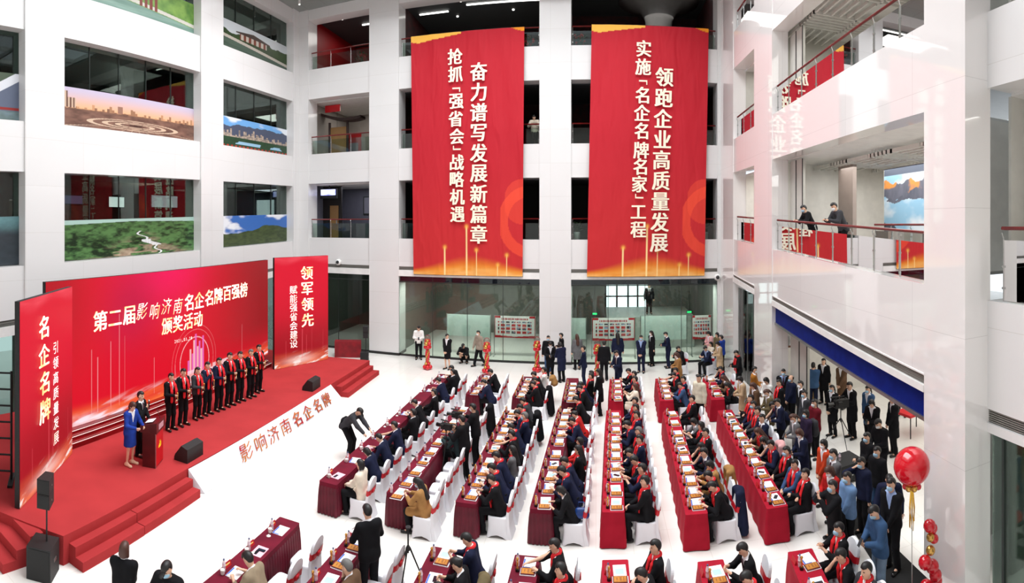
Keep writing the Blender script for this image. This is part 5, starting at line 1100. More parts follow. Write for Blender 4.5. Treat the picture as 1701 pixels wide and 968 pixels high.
# ---------------------------------------------------------------- people on the stage
def dirv(face, fwd, side): a = math.radians(face); return (fwd * math.cos(a) + side * math.sin(a), fwd * math.sin(a) - side * math.cos(a))
row9 = [(-11.70, 11.50, 'blk', 'black suit man, nearest the lectern in the stage row'), (-11.70, 12.04, 'blk', 'second man from the lectern in the stage row, red scarf'), (-11.75, 12.75, 'chr', 'woman in charcoal jacket with red scarf in the stage row'), (-11.78, 13.27, 'nvy', 'navy suit man speaking into a microphone in the stage row'), (-11.75, 13.83, 'nvy', 'navy suit man right after the microphone speaker in the stage row'),
        (-11.75, 14.4, 'blk', 'tall man at the sixth place of the stage row'), (-11.75, 14.98, 'blk', 'man with lilac tie, third from the far end of the stage row'), (-11.72, 15.58, 'blk', 'grey haired man, second from far end of the stage row'), (-11.85, 16.25, 'blk', 'last man at the far end of the stage row')]
for i, (x, y, c, lb) in enumerate(row9):
    w = i == 2; pose = 'mic' if i == 3 else 'hold'
    person(x, y, S, -4, pose, c, 'blk', lb, garment='vee' if w else 'suit', hair='tail' if w else 'short', hairm=HAIRG if i == 7 else None, scarf=True, tall=[1, 1.02, .96, 1.0, 1.02, 1.06, 1.02, 1.0, 1.02][i])
    dx, dy = dirv(-4, .325, .0); item('trophy', x + dx, y + dy, S + .98, .4 * i, 'gold trophy held by the ' + lb.split(',')[0].replace(' in the stage row', '').replace(' of the stage row', '') + ' on stage')
    if i == 3:
        dx, dy = dirv(-4, .3, .06); o = empty('microphone', (x + dx, y + dy, S + 1.36), 0, 'black microphone held by the speaking man on stage', 'microphone'); MB().tube([(0, 0, -.08), (-.05, 0, .1)], [.014, .018], 8).build('handle', BLK, o); MB().ball((-.055, 0, .115), .026).build('grille', STEEL, o)
person(-10.72, 9.05, S, 8, 'tray', 'cob', 'cob', 'woman in royal blue dress beside the lectern', garment='coat', hair='bob', hairm=HAIRBR, lower='skirt', shoe=mat('nude_shoe', (222, 190, 160), .4), tall=.96, tie=False)
person(-10.98, 9.62, S, 20, 'mic', 'blk', 'blk', 'man in black suit with microphone behind the lectern', hair='short')
o = empty('microphone', (-10.7, 9.7, S + 1.42), 0, 'silver topped microphone held by the man behind the lectern', 'microphone'); MB().tube([(0, 0, -.1), (0, 0, .1)], [.014, .018], 8).build('handle', BLK, o); MB().ball((0, 0, .12), .028).build('grille', STEEL, o)
# lectern
WOODD = mat('dark_red_wood', (62, 14, 18), .3, rgb2=(84, 22, 24), scale=2); EMB = mat('emblem_yellow', (250, 206, 30), .4)
lc = empty('lectern', (-10.4, 9.58, S), math.radians(27), 'dark red wooden lectern with red front panel and yellow emblem', 'lectern')
MB().box((-.19, -.30, 0), (.17, .30, .9)).build('body', WOODD, lc)
m = MB(); lo = [(-.24, -.34, .9), (.22, -.34, .9), (.22, .34, .9), (-.24, .34, .9)]; m.hexa(lo, [(-.24, -.34, 1.06), (.22, -.34, 1.18), (.22, .34, 1.18), (-.24, .34, 1.06)]); m.build('top', WOODD, lc)
fp = MB().box((.17, -.27, .03), (.18, .27, .88)).build('front_panel', mat('lectern_red', (206, 18, 30), .4), lc)
MB().box((.22, -.18, .96), (.225, .18, 1.1)).build('plate', mat('pale_plate', (196, 150, 160), .4), lc)
MB().box((.165, -.3, 0), (.185, -.27, .9)).build('edge_trim', STEEL, lc)
m = MB(); n = 16
arc = [(.183, -.01 + .085 * math.cos(a), .55 + .085 * math.sin(a)) for a in np.linspace(-2.5, 1.25, n)]; m.tube(arc, [.006 + .009 * math.sin(math.pi * min(1, k / (n - 1) * 1.0)) for k in range(n)], 6)
m.tube([(.183, -.085, .46), (.183, .035, .58)], .013, 6); m.tube([(.183, .0, .60), (.183, .05, .555)], .018, 6); m.build('emblem', EMB, fp)
m = MB().box((-.12, -.2, .0), (.1, .08, .004)); o = m.build('paper_sheet', PAPER); o.location = (-10.42, 9.55, S + 1.14); o.rotation_euler = (0, math.radians(-14.6), math.radians(27)); tag(o, 'white script papers lying on the lectern top', 'paper')
m = MB().tube([(0, 0, 0), (.0, 0, .02), (-.1, 0, .2)], .006, 6); m.ball((-.11, 0, .215), .016); o = m.build('gooseneck_microphone', BLK); o.location = (-10.28, 9.72, S + 1.15); tag(o, 'thin black gooseneck microphone on the lectern', 'microphone')
# loudspeakers
BLKC = mat('speaker_black', (24, 24, 25), .6, bump=.2, bscale=120); GRL = mat('speaker_grille', (30, 30, 31), .7, rgb2=(20, 20, 20), scale=160)
def wedge(x, y, rz, label):
    o = empty('stage_monitor', (x, y, S), rz, label, 'loudspeaker'); m = MB(); pr = [(-.22, 0), (.22, 0), (.22, .10), (-.02, .42), (-.22, .36)]
    m.v = [(px, -.36, pz) for px, pz in pr] + [(px, .36, pz) for px, pz in pr]; m.f = [(0, 1, 2, 3, 4), (9, 8, 7, 6, 5)] + [(i, 5 + i, 5 + (i + 1) % 5, (i + 1) % 5) for i in range(5)]; m.m = [0] * 7; m.build('cabinet', BLKC, o)
    MB().hexa([(.218, -.33, .12), (.218, .33, .12), (.0, .33, .40), (.0, -.33, .40)], [(.228, -.33, .127), (.228, .33, .127), (.01, .33, .408), (.01, -.33, .408)]).build('grille', GRL, o)
    MB().box((.06, -.368, .16), (.12, -.36, .22)).build('handle', STEEL, o); return o
wedge(-9.98, 10.5, math.pi + .12, 'black wedge floor monitor nearest the lectern on the stage edge'); wedge(-10.4, 17.7, math.pi + .1, 'black wedge floor monitor at the far right of the stage')
def stack(x, y, rz, k, label, label2):
    o = empty('subwoofer', (x, y, 0), rz, label, 'loudspeaker'); a = .25 * k; h = .64 * k
    MB().box((-a, -a, 0), (a, a, h)).build('cabinet', BLKC, o); MB().box((-a + .03, -a - .006, .04), (a - .03, -a, h - .04)).build('grille', GRL, o)
    MB().box((a, -.06, h * .5), (a + .012, .06, h * .6)).build('handle', STEEL, o); MB().tube([(.06, .05, h), (.06, .05, h + .72)], .018, 8).build('pole', BLKC, o)
    t = empty('line_array_speaker', (x + .06 * math.cos(rz) - .05 * math.sin(rz), y + .06 * math.sin(rz) + .05 * math.cos(rz), h + .72), rz, label2, 'loudspeaker')
    for q in (0, 1):
        z0 = q * .29; b = MB().hexa([(-.13, -.2, z0), (.13, -.2, z0), (.09, .17, z0), (-.09, .17, z0)], [(-.13, -.2, z0 + .28), (.13, -.2, z0 + .28), (.09, .17, z0 + .28), (-.09, .17, z0 + .28)]).build('cabinet', BLKC, t)
        MB().box((-.12, -.207, z0 + .02), (.12, -.2, z0 + .26)).build('grille', GRL, t); MB().box((.118, -.05, z0 + .12), (.13, -.03, z0 + .15)).build('rigging_pin', STEEL, t)
stack(-9.07, 5.42, math.radians(38), 1.0, 'black subwoofer on the floor at the near stage corner', 'black column speaker on pole above the near stage corner')
stack(-11.2, 24.3, math.radians(20), .8, 'black subwoofer by the far column behind the stage', 'black column speaker on pole by the far column')
# ---------------------------------------------------------------- standing people
def st(x, y, face, pose, top, label, **k): return person(x, y, k.pop('z', 0), face, pose, top, k.pop('bottom', 'blk'), label, **k)
HB = HAIRBR
ST = [(-8.88, 25.85, -70, 'phone_st', 'wht', 'man in white shirt looking at phone before the glass, left of balloon columns', dict(garment='shirt')),
 (-6.97, 24.5, -105, 'clasp', 'blk', 'hostess in black skirt suit and cap between two balloon columns', dict(garment='vee', hair='cap', lower='skirt', tall=.97)),
 (-6.46, 25.8, -95, 'squat', 'blk', 'person in black squatting against the lobby glass', dict(garment='padded', hair='cap')),
 (-5.62, 25.4, -130, 'walk', 'tau', 'person in taupe jacket striding behind the second balloon column', dict(garment='padded', mask='w')),
 (-2.2, 24.7, -95, 'sides', 'blk', 'man in black padded jacket, jeans and tan boots at the column', dict(garment='padded', bottom='dnm', shoe=SHOET, mask='b')),
 (-1.62, 25.3, 190, 'cross_st', 'blk', 'masked man in black jacket right of the tan boots man', dict(garment='padded', mask='w')),
 (-2.05, 23.95, -80, 'phone_st', 'blk', 'long haired woman in black coat before the far column', dict(garment='coat', hair='long', mask='w', tall=.95)),
 (-1.5, 23.35, 130, 'phone_st', 'nvy', 'person in long navy coat with back turned near the far column', dict(garment='coat', hair='bob')),
 (-.89, 25.38, 110, 'sides', 'gry', 'woman in grey coat walking toward the lobby glass', dict(garment='coat', hair='long', hairm=HB, tall=.96)),
 (-.5, 22.7, 180, 'clasp', 'nvy', 'man in dark navy uniform shirt standing behind row four', dict(garment='shirt', bottom='nvy')),
 (.36, 23.63, 95, 'sides', 'blk', 'man in black suit seen from behind, right of last balloon column', dict()),
 (1.03, 25.35, 100, 'sides', 'nvy', 'long haired person in navy facing the poster board', dict(garment='padded', hair='long', bottom='nvy')),
 (.93, 22.0, 215, 'phone_st', 'nvy', 'man in navy suit checking phone at the end of row five', dict(bottom='nvy')),
 (2.1, 24.79, -108, 'clasp', 'nvy', 'masked man in open navy suit, hands clasped, before the glass', dict(bottom='nvy', mask='b', tie=False, shirt=SHIRTB)),
 (2.72, 25.95, 200, 'sides', 'blk', 'woman in long black coat and mask against the lobby glass', dict(garment='coat', hair='long', mask='w', tall=.98)),
 (3.46, 25.47, 185, 'phone_st', 'nvy', 'masked man in navy suit photographing with phone by the glass', dict(mask='w', bottom='nvy')),
 (.13, 19.35, 185, 'clasp', 'blk', 'long haired woman in black standing behind row four', dict(garment='coat', hair='long', tall=.96)),
 (3.4, 21.75, 185, 'phone_st', 'cam', 'woman in camel coat with mask behind row six', dict(garment='coat', hair='long', hairm=HB, mask='w', tall=.95)),
 (5.55, 25.6, 205, 'phone_st', 'pnk', 'woman in pink coat in the right far corner', dict(garment='coat', hair='long', tall=.97, bottom='pnk')),
 (5.5, 23.35, 190, 'phone_st', 'tan', 'woman in beige coat and white scarf near the right corner', dict(garment='coat', hair='bob', tall=.96)),
 (5.8, 24.2, 140, 'clasp', 'cob', 'person in bright blue jacket at the right corner column', dict(garment='padded')),
 (5.75, 24.85, 200, 'clasp', 'oli', 'person in olive jacket behind the bright blue jacket', dict(garment='padded', hair='bob')),
 (5.8, 21.2, 185, 'phone_st', 'blk', 'person with thick red scarf against the right corner wall', dict(garment='padded', scarf=True)),
 (5.62, 18.55, -25, 'cross_st', 'och', 'man in ochre coat with arms folded by the right column', dict(garment='coat', mask='w')),
 (3.5, 17.85, 215, 'sides', 'ivy', 'bearded man in cream jacket between rows six and seven', dict(garment='padded', tall=1.03)),
 (5.0, 17.75, 185, 'phone_st', 'tan', 'woman in long tan trench coat behind row seven', dict(garment='coat', hair='bob', tall=.97, mask='w')),
 (5.25, 17.05, 190, 'phone_st', 'brn', 'woman in brown coat looking at phone behind row seven', dict(garment='coat', hair='long', hairm=HB, tall=.95)),
 (5.45, 16.2, 185, 'phone_st', 'oli', 'woman in olive coat with tied hair behind row seven', dict(garment='coat', hair='tail', hairm=HB, mask='w', tall=.95)),
 (5.85, 17.5, 200, 'phone_st', 'wht', 'dark haired woman with pale sleeves beside the ochre coat', dict(garment='shirt', hair='bob', tall=.95)),
 (6.55, 17.95, -110, 'clasp', 'blk', 'masked man in black suit at the left edge of side hall', dict(mask='b', shirt=SHIRTB)),
 (6.0, 16.75, 185, 'clasp', 'blk', 'man in black suit with red scarf standing at the hall opening', dict(scarf=True)),
 (5.62, 15.62, 180, 'bend', 'nvy', 'man in navy suit and red scarf bowing forward behind row seven', dict(scarf=True, tall=.95)),
 (6.55, 17.1, 190, 'clasp', 'nvy', 'bald masked man in navy jacket at the side hall', dict(garment='padded', hair='bald', mask='b')),
 (6.6, 16.35, 185, 'sides', 'blk', 'man in black coat and white mask at the hall opening', dict(garment='coat', mask='w')),
 (6.35, 15.4, 185, 'clasp', 'chr', 'man in charcoal coat and blue mask at the hall opening', dict(garment='coat', mask='b')),
 (6.3, 14.5, 190, 'clasp', 'mar', 'man in maroon and black jacket with white mask by tripod', dict(garment='padded', mask='w')),
 (5.8, 13.95, 185, 'clasp', 'pur', 'masked person in dark purple jacket wearing a backpack', dict(garment='padded', hair='bob', mask='b', tall=.96)),
 (5.4, 15.0, 180, 'phone_st', 'nvy', 'man in navy suit in profile behind row seven', dict()),
 (5.45, 13.85, 180, 'phone_st', 'gry', 'ponytailed woman in pale grey vest behind row seven', dict(garment='vee', hair='tail', hairm=HB, mask='w', tall=.95, shirt=SHIRTW)),
 (7.85, 18.3, 60, 'clasp', 'dnm', 'man in dark blue denim jacket seen from behind in side hall', dict(garment='padded', bottom='nvy')),
 (8.5, 18.75, 215, 'sides', 'blk', 'woman in black coat with lanyard deep in side hall', dict(garment='coat', hair='tail')),
 (8.9, 18.0, 205, 'clasp', 'brn', 'person in brown coat near the side hall wall', dict(garment='coat', mask='b')),
 (7.45, 15.75, 200, 'clasp', 'blk', 'masked woman in long black coat behind the video camera', dict(garment='coat', hair='tail', mask='b', tall=.96)),
 (7.95, 15.35, 190, 'cam', 'blk', 'big man in black operating the tripod video camera', dict(garment='coat', tall=1.05)),
 (8.35, 14.95, 195, 'clasp', 'dnm', 'woman in denim blue coat and mask right of the camera operator', dict(garment='coat', hair='tail', mask='b')),
 (7.95, 13.95, 210, 'phone_st', 'blk', 'woman in black facing us right of the video camera', dict(garment='coat', hair='bob', tall=.97)),
 (8.45, 13.6, 170, 'clasp', 'blk', 'long haired person in huge black coat under the blue lintel', dict(garment='coat', hair='long', tall=1.04)),
 (10.4, 16.2, 230, 'sides', 'blk', 'person deep in the side hall, only legs under the lintel', dict()),
 (6.45, 11.6, 190, 'cross_st', 'blk', 'masked man in black sweater with folded arms by the flight case', dict(garment='shirt', mask='b')),
 (7.2, 12.2, 195, 'phone_st', 'blk', 'man in black padded jacket with phone at the hall opening', dict(garment='padded', mask='w', tall=1.03)),
 (6.25, 10.75, 195, 'sides', 'blk', 'man in glasses and blue mask behind the phoning navy man', dict(garment='padded', mask='b', bottom='dnm')),
 (5.7, 10.45, 190, 'face', 'nvy', 'masked man in navy puffer jacket with a hand at his face', dict(garment='padded', mask='b')),
 (5.08, 9.95, 185, 'clasp', 'sky', 'man in light blue sweater carrying a black coat', dict(garment='padded', mask='b')),
 (5.4, 11.85, 190, 'clasp', 'ora', 'person in orange coat with mask behind row seven', dict(garment='coat', hair='bob', mask='w', tall=.96)),
 (5.3, 11.1, 185, 'clasp', 'gry', 'masked man in grey suit behind the woman in red', dict(mask='b')),
 (5.02, 10.6, 195, 'phone_st', 'red', 'long haired woman in red coat holding a phone', dict(garment='coat', hair='long', hairm=HB, mask='w', tall=.95)),
 (5.2, 12.75, 185, 'phone_st', 'nvy', 'masked woman in navy coat behind row seven', dict(garment='coat', hair='bob', hairm=HB, mask='w', tall=.96)),
 (4.66, 9.75, 180, 'photo', 'blk', 'masked man in black jacket filming with raised phone', dict(garment='padded', mask='b')),
 (4.98, 8.5, 180, 'phone_st', 'dnm', 'man in blue jacket and faded jeans with phone in front', dict(garment='padded', bottom='jea', mask='b', tall=1.02)),
 (5.62, 9.1, 200, 'clasp', 'blk', 'tall masked man in black jacket over blue shirt near balloons', dict(mask='b', shirt=SHIRTB, tie=False, tall=1.06)),
 (5.85, 9.6, 240, 'point', 'nvy', 'person in navy tracksuit half hidden behind the big red balloon', dict(garment='padded', bottom='nvy')),
 (-3.98, 8.85, 140, 'tray', 'blk', 'man in black suit reading a sheet, back turned, bottom row two', dict(tall=1.02)),
 (-6.74, 5.55, 118, 'clasp', 'blk', 'ponytailed woman in black at the bottom left, back turned', dict(garment='vee', hair='bob', hairm=HB, tall=.97)),
 (-5.92, 5.8, -75, 'tray', 'blk', 'man in black cap with mask and camera at the bottom left', dict(garment='padded', hair='cap', mask='b')),
 (-7.0, 14.25, -8, 'bend', 'chr', 'person in charcoal jacket leaning over row one from the stage side', dict(garment='padded', hair='cap')),
 (-3.5, 14.0, 165, 'cam', 'blk', 'camera operator in black in front, between rows two and three', dict(garment='padded', mask='w')),
 (-3.42, 15.0, 175, 'cam', 'blk', 'second camera operator in black behind the first, between rows', dict(garment='padded', mask='w')),
 (6.98, 16.4, 180, 'rail', 'blk', 'man in black leaning on the right gallery rail with a phone', dict(garment='padded', mask='b', z=5.86)),
 (6.98, 14.1, 185, 'rail', 'chr', 'man in charcoal jacket leaning on the right gallery rail', dict(garment='padded', mask='w', z=5.86, hair='short')),
 (-3.12, 27.35, -95, 'rail', 'crm', 'person in cream jacket at the third floor rail between the banners', dict(garment='padded', z=10.77)),
 (3.04, 30.6, -90, 'sides', 'blk', 'dark silhouette of a man standing inside the lobby before bright window', dict(z=1.74))]
for x, y, f, pose, top, lb, k in ST: st(x, y, f, pose, top, lb, **k)
for x, y, f, pose, top, lb, k in [(3.9, 24.3, 205, 'phone', 'blk', 'man in black sitting on a white chair behind row six', dict(garment='padded')), (5.45, 25.0, 195, 'lap', 'crm', 'girl in pale jeans sitting in the right far corner', dict(garment='padded', hair='long', bottom='jea', tall=.95)),
    (5.1, 24.1, 215, 'phone', 'nvy', 'man in navy suit and blue shirt sitting with phone, right corner', dict(shirt=SHIRTB, tie=False)), (8.3, 19.3, 225, 'lap', 'khk', 'person in khaki sitting deep inside the side hall', dict(garment='padded', bottom='khk'))]:
    st(x, y, f, pose, top, lb, **k); chair(x + .04 * math.cos(math.radians(f)), y + .04 * math.sin(math.radians(f)), math.radians(f - 90), 'white covered chair under the ' + lb.split(' sitting')[0], 'spare white chairs')
struct(MB().box((.6, 29.6, 0), (5.5, 33.3, 1.74)).build('floor_landing', mat('lobby_landing', (150, 156, 150), .5)), 'raised landing inside the lobby', 'floor')
# held things, camera gear
def dphone(x, y, z, rz, label): 
    o = item('phone', x, y, z, rz, label); o.rotation_euler = (math.radians(60), 0, rz); return o
for (x, y, f, pose, top, lb, k) in ST:
    if pose in ('phone_st', 'photo') and not k.get('z'):
        dx, dy = dirv(f, .40 if pose == 'phone_st' else .44, .01); t = k.get('tall', 1); dphone(x + dx * t, y + dy * t, (1.14 if pose == 'phone_st' else 1.5) * t, math.radians(f + 90), 'phone held by the ' + ' '.join(lb.split()[:10]))
o = MB().box((-.1, -.15, 0), (.1, .15, .004)).build('paper_sheet', PAPER); dx, dy = dirv(140, .48, 0); o.location = (-3.98 + dx, 8.85 + dy, 1.18); o.rotation_euler = (math.radians(-40), 0, math.radians(50)); tag(o, 'white sheet held up by the man standing at bottom row two', 'paper')
def tripod(x, y, h, label, spread=.42, rz=0.):
    o = empty('tripod', (x, y, 0), rz, label, 'tripod'); MB().tube([(0, 0, h * .62), (0, 0, h)], .016, 8).build('column', BLKC, o); MB().lathe([(.04, h - .03), (.05, h - .01), (.05, h)], 10).build('head', BLKC, o); MB().lathe([(.04, h * .66), (.05, h * .68), (.03, h * .72)], 10).build('collar', BLKC, o)
    for q in range(3):
        a = 2.1 * q + .4; MB().tube([(.03 * math.cos(a), .03 * math.sin(a), h * .7), (spread * .5 * math.cos(a), spread * .5 * math.sin(a), h * .36), (spread * math.cos(a), spread * math.sin(a), .01)], [.017, .014, .009], 7).build('leg', BLKC, o)
    return o
def videocam(x, y, z, face, k, label):
    o = empty('video_camera', (x, y, z), math.radians(face), label, 'camera'); o.scale = (k,) * 3
    MB().box((-.16, -.06, 0), (.14, .06, .16)).build('body', BLKC, o); MB().tube([(.14, 0, .08), (.2, 0, .08), (.3, 0, .08)], [.045, .05, .055], 14).build('lens', mat('lens_black', (10, 10, 12), .1), o)
    MB().tube([(-.1, 0, .16), (-.08, 0, .22), (.1, 0, .22), (.12, 0, .16)], .012, 6).build('handle', BLKC, o); MB().box((.02, .06, .1), (.1, .14, .15)).build('viewfinder', BLKC, o); MB().tube([(.0, -.06, .2), (.2, -.06, .21)], .02, 8).build('shotgun_microphone', GRL, o); return o
tripod(-3.42, 9.35, 1.28, 'tall black tripod standing in the aisle at the photo bottom')
tripod(-4.05, 14.1, 1.28, 'black tripod under the front camera operator'); videocam(-4.05, 14.1, 1.285, 165, 1.0, 'black video camera of the front operator between rows two and three')
tripod(-4.0, 15.05, 1.28, 'black tripod under the second camera operator'); videocam(-4.0, 15.05, 1.285, 175, 1.0, 'black video camera of the second operator between the rows')
tripod(7.35, 14.95, 1.2, 'heavy black tripod at the side hall opening', .6); videocam(7.35, 14.95, 1.205, 180, 1.5, 'large black broadcast camera on the side hall tripod')
fc_ = empty('flight_case', (6.45, 13.05, 0), math.radians(8), 'black equipment flight case on the floor under the video camera', 'case'); MB().box((-.5, -.38, .04), (.5, .38, .5)).build('box', BLKC, fc_)
for sx in (-1, 1):
    for zz in (.06, .44): MB().box((sx * .46 - .05, -.395, zz), (sx * .46 + .05, -.38, zz + .06)).build('corner_plate', STEEL, fc_)
MB().box((-.1, -.392, .2), (.1, -.38, .27)).build('latch', STEEL, fc_); MB().box((-.3, -.392, .1), (-.2, -.38, .22)).build('sticker', PAPER, fc_); MB().box((.2, -.392, .1), (.3, -.38, .22)).build('sticker', PAPER, fc_)
for sx in (-.45, .45):
    for sy in (-.32, .32): MB().lathe([(.03, 0), (.04, .02), (.03, .04)], 8, (sx, sy, 0)).build('caster', BLKC, fc_)
for q in (0, 1): item('bottle', 6.25 + q * .12, 13.02, .502, q, 'water bottle standing on the black flight case, ' + ('left' if q == 0 else 'right') + ' of the pair')
g = MB().box((-.16, -.09, 0), (.16, .09, .42)); bp = SDF((-.3, -.2, -.1), (.3, .2, .6), .016); bp.cap(A3(-.07, 0, .1), A3(-.07, 0, .4), .1, .09, .05); bp.cap(A3(.07, 0, .1), A3(.07, 0, .4), .1, .09, .05); bp.cap(A3(0, .07, .12), A3(0, .07, .2), .09, .08, .04); V, Q = bp.extract()
o = link('backpack', to_mesh('backpack', smooth_vq(V, Q, 1), Q, [cloth('chr')])); o.location = (6.02, 13.97, .88); o.rotation_euler = (0, 0, math.radians(-85)); tag(o, 'dark grey backpack on the purple jacketed person', 'backpack')
for sx in (-.09, .09): MB().tube([(sx, -.08, .42), (sx, -.2, .46), (sx, -.27, .3), (sx, -.1, .1)], .014, 6).build('strap', BLKC, o)
def drape(name, x, y, z, rz, col, h, w, label, cat='coat'):
    g = SDF((-.45, -.35, -h - .2), (.45, .35, .25), .02); g.cap(A3(-w, 0, -.02), A3(w, 0, -.02), .07, .07, .03)
    for s in (-1, 1): g.cap(A3(s * w * .8, -.05, -.03), A3(s * w * .95, -.1, -h), .07, .1, .06); g.cap(A3(s * w * 1.05, .05, -.02), A3(s * w * 1.1, .03, -h * .8), .05, .05, .03)
    g.cap(A3(0, -.06, 0), A3(0, -.12, -h), .09, .12, .08); V, Q = g.extract(); V[:, 1] += .012 * np.sin(V[:, 0] * 40) * np.clip(-V[:, 2] * 2, 0, 1)
    o = link(name, to_mesh(name, smooth_vq(V, Q, 1), Q, [cloth(col)])); o.location = (x, y, z); o.rotation_euler = (0, 0, rz); tag(o, label, cat); return o
H2 = math.pi / 2
drape('draped_coat', -3.45, 17.1, .98, H2, 'blk', .85, .15, 'black coat draped over the last chair back of the long table, row 2'); drape('draped_coat', -1.86, 16.7, .98, H2, 'blk', .75, .15, 'black coat draped over a chair back at row 3')
drape('draped_coat', -1.72, 19.3, .98, H2, 'blk', .85, .15, 'long black coat over a chair at the far table, row 3'); drape('draped_coat', -1.7, 20.6, 1.0, H2, 'cam', .22, .14, 'bunched camel coat on a chair back at the far table, row 3')
drape('draped_coat', 3.17, 12.55, .98, H2, 'cam', .6, .14, 'camel coat hung over a chair back at the long table, row 6'); drape('draped_coat', 3.12, 11.5, .98, H2, 'nvy', .85, .15, 'navy jacket over the nearest chair back of the long table, row 6')
drape('draped_coat', -1.88, 8.7, .98, H2, 'oli', .8, .15, 'dark olive coat over a chair back at the near table, row 3'); drape('draped_coat', 4.86, 13.6, .98, H2, 'pnk', .5, .14, 'pale pink coat over a chair back at row 7'); drape('carried_coat', 4.80, 9.93, .95, H2, 'blk', .5, .1, 'black coat hanging from the arm of the light blue sweater man')
g = SDF((-.2, -.15, 0), (.2, .15, .5), .015); g.cap(A3(-.1, 0, .1), A3(.1, 0, .1), .08, .08, .03); g.cap(A3(-.07, 0, .2), A3(.07, 0, .2), .06, .06, .05); V, Q = g.extract(); o = link('handbag', to_mesh('handbag', V, Q, [mat('blue_leather', (26, 62, 128), .35)])); o.location = (-.32, 11.66, .47); tag(o, 'blue leather handbag on the nearest chair of the long table, row 4', 'bag')
MB().tube([(-.08, 0, .24), (-.06, 0, .38), (.06, 0, .38), (.08, 0, .24)], .01, 6).build('handle', mat('blue_leather', (26, 62, 128), .35), o)
# ---------------------------------------------------------------- balloons
BRED = mat('red_balloon', (206, 16, 34), .12, coat=.5, var=.02); BGOLD = mat('gold_balloon', (206, 160, 84), .2, .75); BUB = glass_mat('clear_balloon', (250, 240, 240), .8, 1.3)
def balloon_column(x, y, label):
    o = empty('balloon_column', (x, y, 0), 0, label, 'balloons', 'twisted red and gold balloon columns'); R = random.Random(int(x * 10))
    def b(p, r, c): MB().ball(p, r, 12).build('balloon', BRED if c else BGOLD, o, True)
    for q in range(4): a = q * math.pi / 2 + .3; b((.12 * math.cos(a), .12 * math.sin(a), .115), .115, q % 2 == 0 or q == 3)
    for q in range(4): a = q * math.pi / 2 + .9; b((.085 * math.cos(a), .085 * math.sin(a), .28), .08, q % 2)
    for lv in range(8):
        for q in range(4): a = q * math.pi / 2 + lv * .42; b((.06 * math.cos(a), .06 * math.sin(a), .39 + lv * .075), .058 if q % 2 else .045, q % 2)
    for q in range(4): a = q * math.pi / 2 + .5; b((.1 * math.cos(a), .1 * math.sin(a), 1.06), .095, q != 1)
    for q in range(4): a = q * math.pi / 2 + 1.2; b((.1 * math.cos(a), .1 * math.sin(a), 1.22), .1, q != 2)
    for q in range(4): a = q * math.pi / 2 + .2; b((.07 * math.cos(a), .07 * math.sin(a), 1.36), .085, q != 3)
    MB().ball((0, 0, 1.5), .15, 16).build('clear_bubble_balloon', BUB, o, True); MB().tube([(0, 0, .0), (0, 0, 1.4)], .012, 6).build('pole', STEEL, o)
for x, y, l in ((-7.87, 24.2, 'first from the stage, beside the white shirted man'), (-5.02, 24.3, 'second from the stage, before the striding person'), (-2.75, 24.9, 'third from the stage, beside tan boots man'), (.06, 24.35, 'fourth from the stage, before the poster board')): balloon_column(x, y, 'red and gold balloon column, ' + l)
bb = empty('giant_balloon', (5.42, 8.1, 0), 0, 'giant red balloon over gold balloon collar beside the big right column', 'balloons')
MB().ball((0, 0, 2.5), .335, 36).build('balloon', BRED, bb, True)
for q in range(7): a = q * .9; MB().ball((.12 * math.cos(a), .12 * math.sin(a), 2.14), .06, 12).build('collar_balloon', BGOLD if q % 3 else BRED, bb, True)
MB().tube([(0, 0, .02), (0, 0, 2.15)], .008, 6).build('pole', STEEL, bb); MB().lathe([(.14, 0), (.14, .02), (.02, .03)], 16).build('base', STEEL, bb)
m = MB()
for q in range(9): a = q * .7; m.tube([(.02 * math.cos(a), .02 * math.sin(a), 2.1), (.05 * math.cos(a), .05 * math.sin(a), 1.75), (.045 * math.cos(a + .5), .045 * math.sin(a + .5), 1.3 + .03 * q)], .009, 4)
m.build('foil_tassel', mat('gold_foil', (212, 168, 60), .2, .9), bb)
cl = empty('balloon_cluster', (5.78, 8.05, 0), 0, 'stack of red and gold balloons against the big right column', 'balloons'); R = random.Random(4)
for q, (dx, dy, z, r, c) in enumerate([(0, 0, 1.32, .12, 1), (.1, .05, 1.22, .1, 1), (.02, 0, 1.1, .08, 0), (.1, 0, 1.05, .09, 1), (.02, 0, .86, .09, 0), (-.1, 0, .68, .13, 1), (.06, 0, .55, .13, 1), (.1, -.05, .4, .12, 1), (.15, .0, .25, .12, 1), (.0, .1, .14, .13, 1)]): MB().ball((dx, dy, z), r, 14).build('balloon', BRED if c else BGOLD, cl, True)
o = MB().ball((5.1, 7.75, .05), .05, 12).build('stray_balloon', BRED, None, True); tag(o, 'tiny red balloon lying on the floor below the giant balloon', 'balloon')
mt = [gz(1376, 815, 0), gz(1394, 815, 0), gz(1548, 968, 0), gz(1600, 1060, 0), gz(1520, 1060, 0), gz(1472, 968, 0)]
o = MB().prism(list(reversed(mt)), .0, .012).build('floor_mat', mat('black_mat', (16, 16, 17), .9)); tag(o, 'long black floor mat running between the standing people on the right', 'mat')
mt = [gz(686, 890, 0), gz(713, 893, 0), gz(738, 856, 0), gz(726, 853, 0)]
o = MB().prism([(x, y) for x, y in mt], .0, .008).build('floor_mat', mat('maroon_mat', (96, 44, 46), .9)); tag(o, 'small maroon floor mat under the near end chairs of row 2', 'mat')
